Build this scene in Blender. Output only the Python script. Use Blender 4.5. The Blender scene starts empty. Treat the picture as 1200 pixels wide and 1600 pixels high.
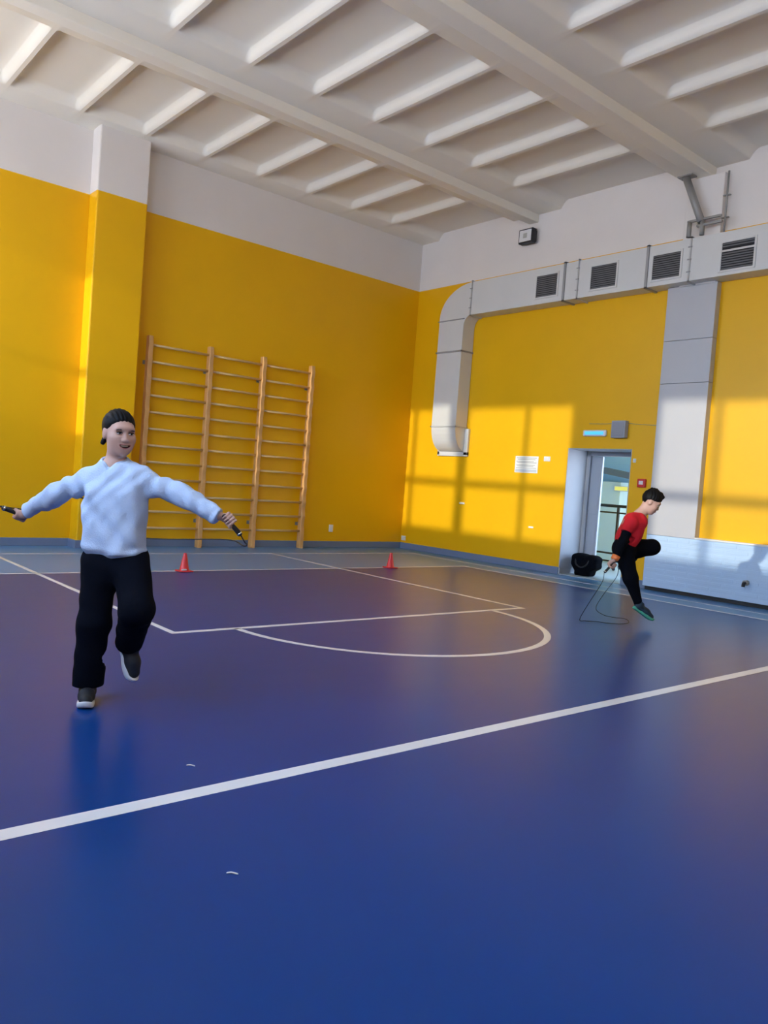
import bpy, bmesh, math, random
import numpy as np
from mathutils import Vector, Matrix

random.seed(7)
SC = bpy.context.scene
COL = SC.collection
PI = math.pi

# ------------------------------------------------------------------ camera, sky, sun, exposure
cam_d = bpy.data.cameras.new('camera')
cam = bpy.data.objects.new('camera', cam_d)
COL.objects.link(cam)
cR = Vector((0.75891334, -0.64684423, 0.07512044))
cU = Vector((-0.03324803, 0.07671865, 0.99649828))
cF = Vector((0.6503423, 0.75875344, -0.03671651))
cam.matrix_world = Matrix(((cR.x, cU.x, -cF.x, -10.3904), (cR.y, cU.y, -cF.y, -11.5569),
                           (cR.z, cU.z, -cF.z, 1.25), (0, 0, 0, 1)))
cam_d.sensor_fit = 'VERTICAL'
cam_d.sensor_height = 32.0
cam_d.lens = 1228.825 / 1600 * 32.0
cam_d.clip_end = 200
SC.camera = cam

SC.view_settings.view_transform = 'Standard'
SC.view_settings.look = 'None'
SC.view_settings.gamma = 1
SC.view_settings.use_curve_mapping = False
SC.view_settings.exposure = 0.15

wd = bpy.data.worlds.new('sky')
SC.world = wd
wd.use_nodes = True
nt = wd.node_tree
nt.nodes.clear()
wo = nt.nodes.new('ShaderNodeOutputWorld')
bg = nt.nodes.new('ShaderNodeBackground')
tc = nt.nodes.new('ShaderNodeTexCoord')
sx = nt.nodes.new('ShaderNodeSeparateXYZ')
rmp = nt.nodes.new('ShaderNodeValToRGB')
e = rmp.color_ramp.elements
e[0].position = 0.44
e[0].color = (0.66, 0.73, 0.86, 1)          # unseen ground outside, brightened to add light on the ceiling
e[1].position = 0.53
e[1].color = (0.60, 0.79, 1.05, 1)           # hazy sky near the horizon
e2 = e.new(1.0)
e2.color = (0.40, 0.64, 1.1, 1)             # zenith
mth = nt.nodes.new('ShaderNodeMath')
mth.operation = 'MULTIPLY_ADD'
mth.inputs[1].default_value = 0.5
mth.inputs[2].default_value = 0.5
nt.links.new(tc.outputs['Generated'], sx.inputs[0])
nt.links.new(sx.outputs['Z'], mth.inputs[0])
nt.links.new(mth.outputs[0], rmp.inputs[0])
nt.links.new(rmp.outputs[0], bg.inputs[0])
nt.links.new(bg.outputs[0], wo.inputs[0])
bg.inputs[1].default_value = 12.5

sun_d = bpy.data.lights.new('sun', 'SUN')
sun_d.energy = 2.4
sun_d.color = (1.0, 0.95, 0.80)
sun_d.angle = math.radians(0.9)
sun = bpy.data.objects.new('sun', sun_d)
COL.objects.link(sun)
sdir = Vector((1.0, 0.068, -0.177)).normalized()
sun.rotation_euler = sdir.to_track_quat('-Z', 'Y').to_euler()
sun.location = (-20, -6, 8)

# room measures
XL, YB = -11.6, -18.0                       # left wall, wall behind the camera; corner at the origin
WIN_Z0, WIN_Z1 = 2.5, 4.85
WIN_Y = [(-4.75, -0.05), (-10.6, -6.2), (-16.6, -12.2)]

for k, (a, b) in enumerate(WIN_Y):          # sky portals in the window openings
    pd = bpy.data.lights.new('window_portal', 'AREA')
    pd.shape = 'RECTANGLE'
    pd.size = b - a
    pd.size_y = WIN_Z1 - WIN_Z0
    pd.cycles.is_portal = True
    po = bpy.data.objects.new('window_portal', pd)
    COL.objects.link(po)
    po.location = (XL - 0.3, (a + b) / 2, (WIN_Z0 + WIN_Z1) / 2)
    po.rotation_euler = Vector((1, 0, 0)).to_track_quat('-Z', 'Z').to_euler()

# ------------------------------------------------------------------ materials
def mat(name, col, rough=0.6, spec=0.5, metal=0.0, noise=0.0, nscale=8.0, bump=0.0, bscale=60.0,
        emit=None, estr=0.0, coat=0.0):
    m = bpy.data.materials.new(name)
    m.use_nodes = True
    t = m.node_tree
    p = t.nodes['Principled BSDF']
    p.inputs['Base Color'].default_value = (*col, 1)
    p.inputs['Roughness'].default_value = rough
    p.inputs['Specular IOR Level'].default_value = spec
    p.inputs['Metallic'].default_value = metal
    p.inputs['Coat Weight'].default_value = coat
    if noise or bump:
        co = t.nodes.new('ShaderNodeTexCoord')
    if noise:
        n = t.nodes.new('ShaderNodeTexNoise')
        n.inputs['Scale'].default_value = nscale
        n.inputs['Detail'].default_value = 4
        t.links.new(co.outputs['Object'], n.inputs['Vector'])
        mr = t.nodes.new('ShaderNodeMapRange')
        mr.inputs[3].default_value = 1 - noise
        mr.inputs[4].default_value = 1 + noise
        t.links.new(n.outputs[0], mr.inputs[0])
        mx = t.nodes.new('ShaderNodeMix')
        mx.data_type = 'RGBA'
        mx.blend_type = 'MULTIPLY'
        mx.inputs[0].default_value = 1
        mx.inputs[6].default_value = (*col, 1)
        t.links.new(mr.outputs[0], mx.inputs[7])
        t.links.new(mx.outputs[2], p.inputs['Base Color'])
    if bump:
        n2 = t.nodes.new('ShaderNodeTexNoise')
        n2.inputs['Scale'].default_value = bscale
        n2.inputs['Detail'].default_value = 3
        t.links.new(co.outputs['Object'], n2.inputs['Vector'])
        b = t.nodes.new('ShaderNodeBump')
        b.inputs['Strength'].default_value = bump
        b.inputs['Distance'].default_value = 0.01
        t.links.new(n2.outputs[0], b.inputs['Height'])
        t.links.new(b.outputs[0], p.inputs['Normal'])
    if emit:
        p.inputs['Emission Color'].default_value = (*emit, 1)
        p.inputs['Emission Strength'].default_value = estr
    return m

YEL, WHI = (0.86, 0.455, 0.002), (0.77, 0.72, 0.68)

def wall_paint(name, zsplit):
    """yellow oil paint up to a height, matt white above it"""
    m = bpy.data.materials.new(name)
    m.use_nodes = True
    t = m.node_tree
    p = t.nodes['Principled BSDF']
    g = t.nodes.new('ShaderNodeNewGeometry')
    s = t.nodes.new('ShaderNodeSeparateXYZ')
    t.links.new(g.outputs['Position'], s.inputs[0])
    gt = t.nodes.new('ShaderNodeMath')
    gt.operation = 'GREATER_THAN'
    gt.inputs[1].default_value = zsplit
    t.links.new(s.outputs['Z'], gt.inputs[0])
    n = t.nodes.new('ShaderNodeTexNoise')
    n.inputs['Scale'].default_value = 1.2
    n.inputs['Detail'].default_value = 5
    t.links.new(g.outputs['Position'], n.inputs['Vector'])
    mr = t.nodes.new('ShaderNodeMapRange')
    mr.inputs[3].default_value = 0.94
    mr.inputs[4].default_value = 1.06
    t.links.new(n.outputs[0], mr.inputs[0])
    mx = t.nodes.new('ShaderNodeMix')
    mx.data_type = 'RGBA'
    mx.inputs[6].default_value = (*YEL, 1)
    mx.inputs[7].default_value = (*WHI, 1)
    t.links.new(gt.outputs[0], mx.inputs[0])
    m2 = t.nodes.new('ShaderNodeMix')
    m2.data_type = 'RGBA'
    m2.blend_type = 'MULTIPLY'
    m2.inputs[0].default_value = 1
    t.links.new(mx.outputs[2], m2.inputs[6])
    t.links.new(mr.outputs[0], m2.inputs[7])
    t.links.new(m2.outputs[2], p.inputs['Base Color'])
    r = t.nodes.new('ShaderNodeMapRange')
    r.inputs[3].default_value = 0.42
    r.inputs[4].default_value = 0.85
    t.links.new(gt.outputs[0], r.inputs[0])
    t.links.new(r.outputs[0], p.inputs['Roughness'])
    p.inputs['Specular IOR Level'].default_value = 0.35
    n2 = t.nodes.new('ShaderNodeTexNoise')
    n2.inputs['Scale'].default_value = 9
    t.links.new(g.outputs['Position'], n2.inputs['Vector'])
    b = t.nodes.new('ShaderNodeBump')
    b.inputs['Strength'].default_value = 0.12
    b.inputs['Distance'].default_value = 0.02
    t.links.new(n2.outputs[0], b.inputs['Height'])
    t.links.new(b.outputs[0], p.inputs['Normal'])
    return m

def floor_paint(name, col, rough=0.29):
    """painted sports floor: slightly wavy, satin, with faint scuffs"""
    m = mat(name, col, rough, 0.26, noise=0.06, nscale=2.5)
    t = m.node_tree
    p = t.nodes['Principled BSDF']
    co = t.nodes.new('ShaderNodeTexCoord')
    mp = t.nodes.new('ShaderNodeMapping')
    mp.inputs['Rotation'].default_value = (0, 0, 0.72)
    mp.inputs['Scale'].default_value = (1.0, 4.0, 1)
    t.links.new(co.outputs['Object'], mp.inputs['Vector'])
    n = t.nodes.new('ShaderNodeTexNoise')
    n.inputs['Scale'].default_value = 1.6
    n.inputs['Detail'].default_value = 2
    t.links.new(mp.outputs[0], n.inputs['Vector'])
    mr = t.nodes.new('ShaderNodeMapRange')
    mr.inputs[3].default_value = rough - 0.006
    mr.inputs[4].default_value = rough + 0.015
    t.links.new(n.outputs[0], mr.inputs[0])
    t.links.new(mr.outputs[0], p.inputs['Roughness'])
    return m

M = {}
M['wall'] = wall_paint('yellow_and_white_paint', 5.03)
M['white_paint'] = mat('white_paint', WHI, 0.85, 0.3, noise=0.03, nscale=2)
M['ceil'] = mat('ceiling_whitewash', (0.86, 0.81, 0.71), 0.9, 0.2, noise=0.03, nscale=1.5)
M['field'] = floor_paint('blue_floor_paint', (0.001, 0.045, 0.225))
M['border'] = floor_paint('light_blue_floor_paint', (0.095, 0.24, 0.48))
M['line'] = floor_paint('white_line_paint', (0.78, 0.80, 0.82), 0.25)
M['base'] = mat('grey_blue_skirting', (0.16, 0.21, 0.32), 0.5, noise=0.05)
M['grey_reveal'] = mat('grey_door_paint', (0.40, 0.42, 0.46), 0.5, noise=0.04)
M['clad'] = mat('grey_cladding', (0.50, 0.49, 0.50), 0.45, noise=0.03, nscale=3)
M['duct'] = mat('duct_sheet', (0.66, 0.65, 0.62), 0.45, 0.5, noise=0.04, nscale=3)
M['duct_seam'] = mat('duct_flange', (0.33, 0.32, 0.31), 0.45, 0.5)
M['black_grille'] = mat('grille_dark', (0.015, 0.015, 0.018), 0.7)
M['grille_slat'] = mat('grille_slat', (0.14, 0.14, 0.145), 0.5)
M['wood'] = mat('varnished_pine', (0.68, 0.36, 0.12), 0.4, 0.5, noise=0.16, nscale=7)
M['rung'] = mat('varnished_beech', (0.66, 0.42, 0.18), 0.4, 0.5, noise=0.1, nscale=9)
M['steel'] = mat('galvanised_steel', (0.32, 0.31, 0.29), 0.5, 0.5, metal=0.3)
M['black'] = mat('black_plastic', (0.012, 0.012, 0.014), 0.5)
M['black_cloth'] = mat('black_cloth', (0.004, 0.0045, 0.007), 0.9, 0.06, bump=0.2, bscale=120)
M['white_plastic'] = mat('white_plastic', (0.75, 0.75, 0.74), 0.4)
M['grey_plastic'] = mat('grey_plastic', (0.36, 0.37, 0.42), 0.5)
M['red_plastic'] = mat('red_plastic', (0.62, 0.02, 0.025), 0.4)
M['cone_red'] = mat('cone_red', (0.70, 0.035, 0.04), 0.45)
M['paper'] = mat('paper', (0.82, 0.82, 0.78), 0.8)
M['ink'] = mat('ink', (0.30, 0.30, 0.32), 0.8)
M['sign_light'] = mat('sign_light', (0.1, 0.5, 0.8), 0.4, emit=(0.05, 0.42, 0.85), estr=0.9)
M['sign_yellow'] = mat('sign_yellow', (0.8, 0.8, 0.2), 0.5, emit=(0.8, 0.8, 0.15), estr=0.35)
M['corr_wall'] = mat('corridor_wall_paint', (0.30, 0.55, 0.80), 0.6, noise=0.03)
M['corr_blue'] = mat('corridor_dado_paint', (0.16, 0.30, 0.55), 0.6)
M['corr_floor'] = mat('corridor_floor', (0.38, 0.44, 0.46), 0.35, noise=0.08, nscale=6)
M['corr_white'] = mat('corridor_white', (0.52, 0.74, 0.86), 0.6)
M['corr_dark'] = mat('corridor_beam_paint', (0.12, 0.16, 0.22), 0.6)
M['frame_white'] = mat('window_frame_paint', (0.75, 0.75, 0.75), 0.5)
M['skin'] = mat('skin', (0.50, 0.30, 0.235), 0.5, 0.35, noise=0.03, nscale=20)
M['lip'] = mat('lips', (0.42, 0.15, 0.13), 0.45)
M['mouth'] = mat('mouth_inside', (0.06, 0.015, 0.015), 0.6)
M['teeth'] = mat('teeth', (0.75, 0.72, 0.66), 0.3)
M['hair'] = mat('black_hair', (0.005, 0.0045, 0.005), 0.55, 0.12)
_t = M['hair'].node_tree                   # fine strands combed to the back
_co, _mp = _t.nodes.new('ShaderNodeTexCoord'), _t.nodes.new('ShaderNodeMapping')
_mp.inputs['Scale'].default_value = (220, 14, 60)
_n, _b = _t.nodes.new('ShaderNodeTexNoise'), _t.nodes.new('ShaderNodeBump')
_n.inputs['Scale'].default_value = 1.0
_b.inputs['Strength'].default_value = 0.7
_b.inputs['Distance'].default_value = 0.004
_t.links.new(_co.outputs['Object'], _mp.inputs['Vector'])
_t.links.new(_mp.outputs[0], _n.inputs['Vector'])
_t.links.new(_n.outputs[0], _b.inputs['Height'])
_t.links.new(_b.outputs[0], _t.nodes['Principled BSDF'].inputs['Normal'])
M['iris'] = mat('dark_iris', (0.015, 0.008, 0.005), 0.2)
M['eye_white'] = mat('eye_white', (0.7, 0.68, 0.66), 0.3)
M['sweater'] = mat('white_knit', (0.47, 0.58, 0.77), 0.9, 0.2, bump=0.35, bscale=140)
M['navy_cloth'] = mat('black_trouser_cloth', (0.0035, 0.0045, 0.009), 0.9, 0.06, bump=0.2, bscale=120)
M['red_cloth'] = mat('red_tshirt_cloth', (0.58, 0.012, 0.022), 0.8, 0.25, bump=0.3, bscale=130)
M['shoe_dark'] = mat('dark_shoe_mesh', (0.008, 0.011, 0.016), 0.7)
M['shoe_teal'] = mat('dark_teal_shoe_mesh', (0.008, 0.026, 0.045), 0.7)
M['sole_white'] = mat('white_sole_rubber', (0.66, 0.70, 0.74), 0.6)
M['sole_green'] = mat('green_sole_rubber', (0.05, 0.30, 0.20), 0.6)
M['heel_pale'] = mat('pale_blue_heel_tab', (0.35, 0.50, 0.72), 0.7)
M['orange'] = mat('orange_band', (0.90, 0.22, 0.05), 0.6)
M['cord'] = mat('black_cord', (0.012, 0.012, 0.014), 0.45)
M['chrome'] = mat('chrome', (0.7, 0.7, 0.7), 0.2, metal=1.0)

def thin_glass():
    m = bpy.data.materials.new('window_glass')
    m.use_nodes = True
    t = m.node_tree
    t.nodes.clear()
    o = t.nodes.new('ShaderNodeOutputMaterial')
    mx = t.nodes.new('ShaderNodeMixShader')
    tr = t.nodes.new('ShaderNodeBsdfTransparent')
    gl = t.nodes.new('ShaderNodeBsdfGlossy')
    gl.inputs['Roughness'].default_value = 0.02
    mx.inputs[0].default_value = 0.06
    t.links.new(tr.outputs[0], mx.inputs[1])
    t.links.new(gl.outputs[0], mx.inputs[2])
    t.links.new(mx.outputs[0], o.inputs[0])
    return m
M['glass'] = thin_glass()

# ------------------------------------------------------------------ mesh helpers
def add_box(bm, x0, x1, y0, y1, z0, z1, bev=0.0, mi=0, seg=2):
    n0 = len(bm.faces)
    r = bmesh.ops.create_cube(bm, size=1)
    vs = r['verts']
    for v in vs:
        v.co = Vector(((x0 + x1) / 2 + v.co.x * (x1 - x0), (y0 + y1) / 2 + v.co.y * (y1 - y0),
                       (z0 + z1) / 2 + v.co.z * (z1 - z0)))
    fs = set(f for v in vs for f in v.link_faces)
    for f in fs:
        f.material_index = mi
    if bev:
        es = list(set(ed for v in vs for ed in v.link_edges))
        bmesh.ops.bevel(bm, geom=es, offset=bev, segments=seg, affect='EDGES', profile=0.5, material=mi)

def add_quad(bm, pts, mi=0):
    f = bm.faces.new([bm.verts.new(p) for p in pts])
    f.material_index = mi

def smooth_path(pts, n=6, closed=False):
    P = [Vector(p) for p in pts]
    out = []
    m = len(P)
    for i in range(m if closed else m - 1):
        if closed:
            p0, p1, p2, p3 = P[(i - 1) % m], P[i], P[(i + 1) % m], P[(i + 2) % m]
        else:
            p0, p1, p2, p3 = P[max(i - 1, 0)], P[i], P[i + 1], P[min(i + 2, m - 1)]
        for k in range(n):
            t = k / n
            out.append(0.5 * ((2 * p1) + (-p0 + p2) * t + (2 * p0 - 5 * p1 + 4 * p2 - p3) * t * t
                              + (-p0 + 3 * p1 - 3 * p2 + p3) * t ** 3))
    if not closed:
        out.append(P[-1])
    return out

def add_tube(bm, pts, r, seg=8, mi=0, cap=True, ell=None, closed=False):
    """round tube along a path; r a number or a list"""
    P = [Vector(p) for p in pts]
    n = len(P)
    rs = r if isinstance(r, (list, tuple)) else [r] * n
    rings = []
    up = Vector((0, 0, 1))
    prev = None
    for i, p in enumerate(P):
        if closed:
            d = (P[(i + 1) % n] - P[i - 1]).normalized()
        else:
            d = (P[min(i + 1, n - 1)] - P[max(i - 1, 0)]).normalized()
        if prev is None:
            a = d.cross(up)
            if a.length < 1e-4:
                a = d.cross(Vector((0, 1, 0)))
            a.normalize()
        else:
            a = (prev - d * prev.dot(d)).normalized()
        prev = a
        b = d.cross(a)
        ea, eb = ell or (1, 1)
        rings.append([bm.verts.new(p + (a * math.cos(2 * PI * k / seg) * ea + b * math.sin(2 * PI * k / seg) * eb) * rs[i])
                      for k in range(seg)])
    m = n if closed else n - 1
    for i in range(m):
        A, B = rings[i], rings[(i + 1) % n]
        for k in range(seg):
            f = bm.faces.new((A[k], A[(k + 1) % seg], B[(k + 1) % seg], B[k]))
            f.smooth = True
            f.material_index = mi
    if cap and not closed:
        f = bm.faces.new(rings[0][::-1]); f.material_index = mi
        f = bm.faces.new(rings[-1]); f.material_index = mi

def add_lathe(bm, prof, seg=24, mi=0, c=(0, 0, 0)):
    rings = []
    for r, z in prof:
        rings.append([bm.verts.new((c[0] + r * math.cos(2 * PI * k / seg), c[1] + r * math.sin(2 * PI * k / seg), c[2] + z))
                      for k in range(seg)])
    for A, B in zip(rings, rings[1:]):
        for k in range(seg):
            f = bm.faces.new((A[k], A[(k + 1) % seg], B[(k + 1) % seg], B[k]))
            f.smooth = True
            f.material_index = mi
    for R_, fl in ((rings[0], True), (rings[-1], False)):
        f = bm.faces.new(R_[::-1] if fl else R_)
        f.material_index = mi

def link(name, bm, mats, parent=None, smooth_angle=None):
    me = bpy.data.meshes.new(name)
    bmesh.ops.recalc_face_normals(bm, faces=bm.faces)
    bm.to_mesh(me)
    bm.free()
    for m in (mats if isinstance(mats, (list, tuple)) else [mats]):
        me.materials.append(m)
    o = bpy.data.objects.new(name, me)
    COL.objects.link(o)
    if parent is not None:
        o.parent = parent
        o.matrix_parent_inverse = Matrix.Translation(parent_base(parent)).inverted()
    return o

def parent_base(p):
    return Vector(p.location) if p.type == 'EMPTY' else Vector((0, 0, 0))

def tag(o, label, cat, group=None, kind=None):
    o['label'] = label
    o['category'] = cat
    if group:
        o['group'] = group
    if kind:
        o['kind'] = kind
    return o

def thing(name, label, cat, loc, group=None):
    o = bpy.data.objects.new(name, None)
    o.empty_display_size = 0.2
    COL.objects.link(o)
    o.location = loc
    return tag(o, label, cat, group)

def struct(name, bm, mats, parent=None):
    o = link(name, bm, mats, parent)
    o['kind'] = 'structure'
    return o

def box_obj(name, m, parent, *b, bev=0.004):
    bm = bmesh.new()
    add_box(bm, *b, bev=bev)
    return link(name, bm, m, parent)

# ------------------------------------------------------------------ implicit surfaces (for bodies and clothes)
def V(p):
    return np.asarray(p, dtype=np.float64)

def s_rc(a, b, ra, rb):
    a, b = V(a), V(b)
    ba = b - a
    L2 = max(ba @ ba, 1e-9)
    def f(P):
        t = np.clip(((P - a) @ ba) / L2, 0, 1)
        return np.linalg.norm(P - a - t[:, None] * ba, axis=1) - (ra + (rb - ra) * t)
    return f

def s_ell(c, r, R=None):
    c, r = V(c), V(r)
    def f(P):
        q = P - c
        if R is not None:
            q = q @ R.T
        k0 = np.linalg.norm(q / r, axis=1)
        k1 = np.linalg.norm(q / (r * r), axis=1) + 1e-9
        return k0 * (k0 - 1.0) / k1
    return f

def s_box(c, hx, rr, R=None):
    c, hx = V(c), V(hx)
    def f(P):
        q = P - c
        if R is not None:
            q = q @ R.T
        q = np.abs(q) - (hx - rr)
        return np.linalg.norm(np.maximum(q, 0), axis=1) + np.minimum(q.max(axis=1), 0) - rr
    return f

def smin(a, b, k):
    h = np.maximum(k - np.abs(a - b), 0) / k
    return np.minimum(a, b) - h * h * k * 0.25

def smax(a, b, k):
    return -smin(-a, -b, k)

def s_union(items, k):
    """items: functions, or (function, k)"""
    def f(P):
        d = None
        for it in items:
            fn, kk = it if isinstance(it, tuple) else (it, k)
            e_ = fn(P)
            d = e_ if d is None else smin(d, e_, kk)
        return d
    return f

def surfnet(f, lo, hi, h):
    lo, hi = V(lo), V(hi)
    B = 8
    nb = np.ceil((hi - lo) / (h * B)).astype(int)
    g = np.stack(np.meshgrid(*[np.arange(n) for n in nb], indexing='ij'), -1).reshape(-1, 3)
    d = f(lo + (g + 0.5) * h * B)
    g = g[np.abs(d) < h * B * 1.45]
    off = np.stack(np.meshgrid(*[np.arange(B)] * 3, indexing='ij'), -1).reshape(-1, 3)
    cells = (g[:, None, :] * B + off[None]).reshape(-1, 3)
    S = 1 << 20
    pack = lambda c: ((c[..., 0] + 2).astype(np.int64) * S + (c[..., 1] + 2)) * S + (c[..., 2] + 2)
    CO = np.array([(0, 0, 0), (1, 0, 0), (0, 1, 0), (0, 0, 1), (1, 1, 0), (1, 0, 1), (0, 1, 1), (1, 1, 1)])
    keys = pack(cells[:, None, :] + CO[None]).reshape(-1)
    uk, first, inv = np.unique(keys, return_index=True, return_inverse=True)
    cc = (cells[:, None, :] + CO[None]).reshape(-1, 3)[first]
    val = np.empty(len(cc))
    for i in range(0, len(cc), 200000):
        val[i:i + 200000] = f(lo + cc[i:i + 200000] * h)
    v8 = val[inv.reshape(-1)].reshape(-1, 8)
    ng = (v8 < 0).sum(1)
    act = (ng > 0) & (ng < 8)
    cells, v8 = cells[act], v8[act]
    ED = [(0, 1), (0, 2), (0, 3), (1, 4), (1, 5), (2, 4), (2, 6), (3, 5), (3, 6), (4, 7), (5, 7), (6, 7)]
    acc = np.zeros((len(cells), 3))
    cnt = np.zeros(len(cells))
    for a, b in ED:
        va, vb = v8[:, a], v8[:, b]
        c = (va < 0) != (vb < 0)
        t = np.where(c, va / np.where(c, va - vb, 1), 0)
        p = CO[a] + t[:, None] * (CO[b] - CO[a])
        acc += np.where(c[:, None], p, 0)
        cnt += c
    verts = lo + (cells + acc / cnt[:, None]) * h
    ck = pack(cells)
    order = np.argsort(ck)
    sk = ck[order]
    quads = []
    ax = np.eye(3, dtype=int)
    for a in range(3):
        b, c = (a + 1) % 3, (a + 2) % 3
        s0, s1 = v8[:, 0] < 0, v8[:, 1 + a] < 0
        m = np.where(s0 != s1)[0]
        ids = []
        ok = np.ones(len(m), bool)
        for o_ in (0 * ax[0], -ax[b], -ax[b] - ax[c], -ax[c]):
            kk = pack(cells[m] + o_)
            pos = np.clip(np.searchsorted(sk, kk), 0, len(sk) - 1)
            ok &= sk[pos] == kk
            ids.append(order[pos])
        q = np.stack(ids, 1)
        q[~s0[m]] = q[~s0[m]][:, ::-1]
        quads.append(q[ok])
    return verts, np.concatenate(quads)

def sdf_obj(name, f, lo, hi, h, mats, parent=None, pick=None):
    vs, qs = surfnet(f, lo, hi, h)
    me = bpy.data.meshes.new(name)
    me.from_pydata(vs.tolist(), [], qs.tolist())
    me.polygons.foreach_set('use_smooth', np.ones(len(qs), dtype=bool))
    mats = mats if isinstance(mats, (list, tuple)) else [mats]
    for m in mats:
        me.materials.append(m)
    if pick is not None:
        cen = vs[qs].mean(1)
        me.polygons.foreach_set('material_index', pick(cen).astype(np.int32))
    me.update()
    o = bpy.data.objects.new(name, me)
    COL.objects.link(o)
    if parent is not None:
        o.parent = parent
        o.matrix_parent_inverse = Matrix.Translation(parent_base(parent)).inverted()
    return o

# ------------------------------------------------------------------ the setting: floor
bm = bmesh.new()
CX0, CX1, CY0, CY1 = -10.3, -1.05, -14.95, -2.76          # edges of the blue field
gx, gy = [XL, CX0, CX1, 0.0], [YB, CY0, CY1, 0.0]
for i in range(3):
    for j in range(3):
        add_quad(bm, [(gx[i], gy[j], 0), (gx[i + 1], gy[j], 0), (gx[i + 1], gy[j + 1], 0), (gx[i], gy[j + 1], 0)],
                 0 if (i == 1 and j == 1) else 1)
LZ = 0.0012
def line_rect(x0, x1, y0, y1):
    add_box(bm, x0, x1, y0, y1, 0.0003, LZ, mi=2)
w = 0.05
line_rect(CX0 - w, CX1 + w, CY1 - w / 2, CY1 + w / 2)         # base line
line_rect(CX0 - w, CX1 + w, CY0 - w / 2, CY0 + w / 2)
line_rect(CX1 - w / 2, CX1 + w / 2, CY0, CY1)                 # side lines
line_rect(CX0 - w / 2, CX0 + w / 2, CY0, CY1)
line_rect(CX0 - 0.5, CX1 + 0.5, -0.985, -0.945)               # outer thin lines
line_rect(CX1 + 0.48, CX1 + 0.52, CY0 - 1.8, -0.965)
line_rect(CX0 - 0.52, CX0 - 0.48, CY0 - 1.8, -0.965)
line_rect(-7.725, -3.585, -6.11, -6.05)                       # free throw line
line_rect(-7.725, -7.675, -6.05, -1.0)                        # lane lines
line_rect(-3.635, -3.585, -6.05, -1.0)
line_rect(CX0, CX1, -8.90, -8.82)                             # centre line
def arc(cx, cy, r, a0, a1, wd_, n=64):
    ri, ro = r - wd_ / 2, r + wd_ / 2
    prev = None
    for i in range(n + 1):
        a = a0 + (a1 - a0) * i / n
        cur = [bm.verts.new((cx + q * math.cos(a), cy + q * math.sin(a), LZ)) for q in (ri, ro)]
        if prev:
            f = bm.faces.new((prev[0], prev[1], cur[1], cur[0]))
            f.material_index = 2
        prev = cur
arc(-5.64, -6.08, 1.52, PI, 2 * PI, 0.06)
struct('floor', bm, [M['field'], M['border'], M['line']])

# ------------------------------------------------------------------ walls
TOP = 6.6
bm = bmesh.new()
add_box(bm, XL - 0.4, 0.0, 0.0, 0.4, -0.1, TOP)
struct('wall_back', bm, M['wall'])
bm = bmesh.new()
add_box(bm, -6.44, -5.70, -0.30, 0.0, 0.0, 6.24, bev=0.02)
struct('wall_back_pilaster', bm, M['wall'])

DY0, DY1, DZ = -4.99, -3.84, 2.03
bm = bmesh.new()
add_box(bm, 0.0, 0.62, DY1, 0.4, -0.1, TOP)
add_box(bm, 0.0, 0.62, YB, DY0, -0.1, TOP)
add_box(bm, 0.0, 0.62, DY0, DY1, DZ, TOP)
struct('wall_right', bm, M['wall'])

bm = bmesh.new()
add_box(bm, XL - 0.4, XL, YB, 0.0, -0.1, WIN_Z0)
add_box(bm, XL - 0.4, XL, YB, 0.0, WIN_Z1, TOP)
ys = [0.0]
for a, b in WIN_Y:
    ys += [b, a]
ys.append(YB)
for i in range(0, len(ys), 2):
    add_box(bm, XL - 0.4, XL, ys[i + 1], ys[i], WIN_Z0, WIN_Z1)
struct('wall_left', bm, M['wall'])
bm = bmesh.new()
add_box(bm, XL - 0.4, 0.62, YB - 0.4, YB, -0.1, TOP)
struct('wall_front', bm, M['wall'])

# windows in the left wall
for wi, (a, b) in enumerate(WIN_Y):
    bm = bmesh.new()
    x0, x1 = XL - 0.24, XL - 0.16
    add_box(bm, x0, x1, a, b, WIN_Z0, WIN_Z0 + 0.06)
    add_box(bm, x0, x1, a, b, WIN_Z1 - 0.06, WIN_Z1)
    add_box(bm, x0, x1, a, b, 3.38, 3.50)
    for t, wdt in ((0, .08), (.21, .05), (.52, .12), (.80, .05), (1, .08)):
        y = a + (b - a) * t
        add_box(bm, x0, x1, max(a, y - wdt), min(b, y + wdt), WIN_Z0, WIN_Z1)
    fr = struct('window_%d' % (wi + 1), bm, M['frame_white'])
    bm = bmesh.new()
    add_quad(bm, [(XL - 0.2, a, WIN_Z0), (XL - 0.2, b, WIN_Z0), (XL - 0.2, b, WIN_Z1), (XL - 0.2, a, WIN_Z1)])
    link('pane', bm, M['glass'], fr)

# skirting
bm = bmesh.new()
add_box(bm, XL, -6.44, -0.02, 0.0, 0.0, 0.115, bev=0.004)
add_box(bm, -6.46, -5.68, -0.32, -0.30, 0.0, 0.115, bev=0.004)
add_box(bm, -6.46, -6.44, -0.30, 0.0, 0.0, 0.115, bev=0.004)
add_box(bm, -5.70, -5.68, -0.30, 0.0, 0.0, 0.115, bev=0.004)
add_box(bm, -5.70, -0.02, -0.02, 0.0, 0.0, 0.115, bev=0.004)
struct('baseboard_back', bm, M['base'])
bm = bmesh.new()
add_box(bm, -0.02, 0.0, DY1, 0.0, 0.0, 0.115, bev=0.004)
add_box(bm, -0.02, 0.0, -5.42, DY0, 0.0, 0.115, bev=0.004)
struct('baseboard_right', bm, M['base'])

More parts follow.
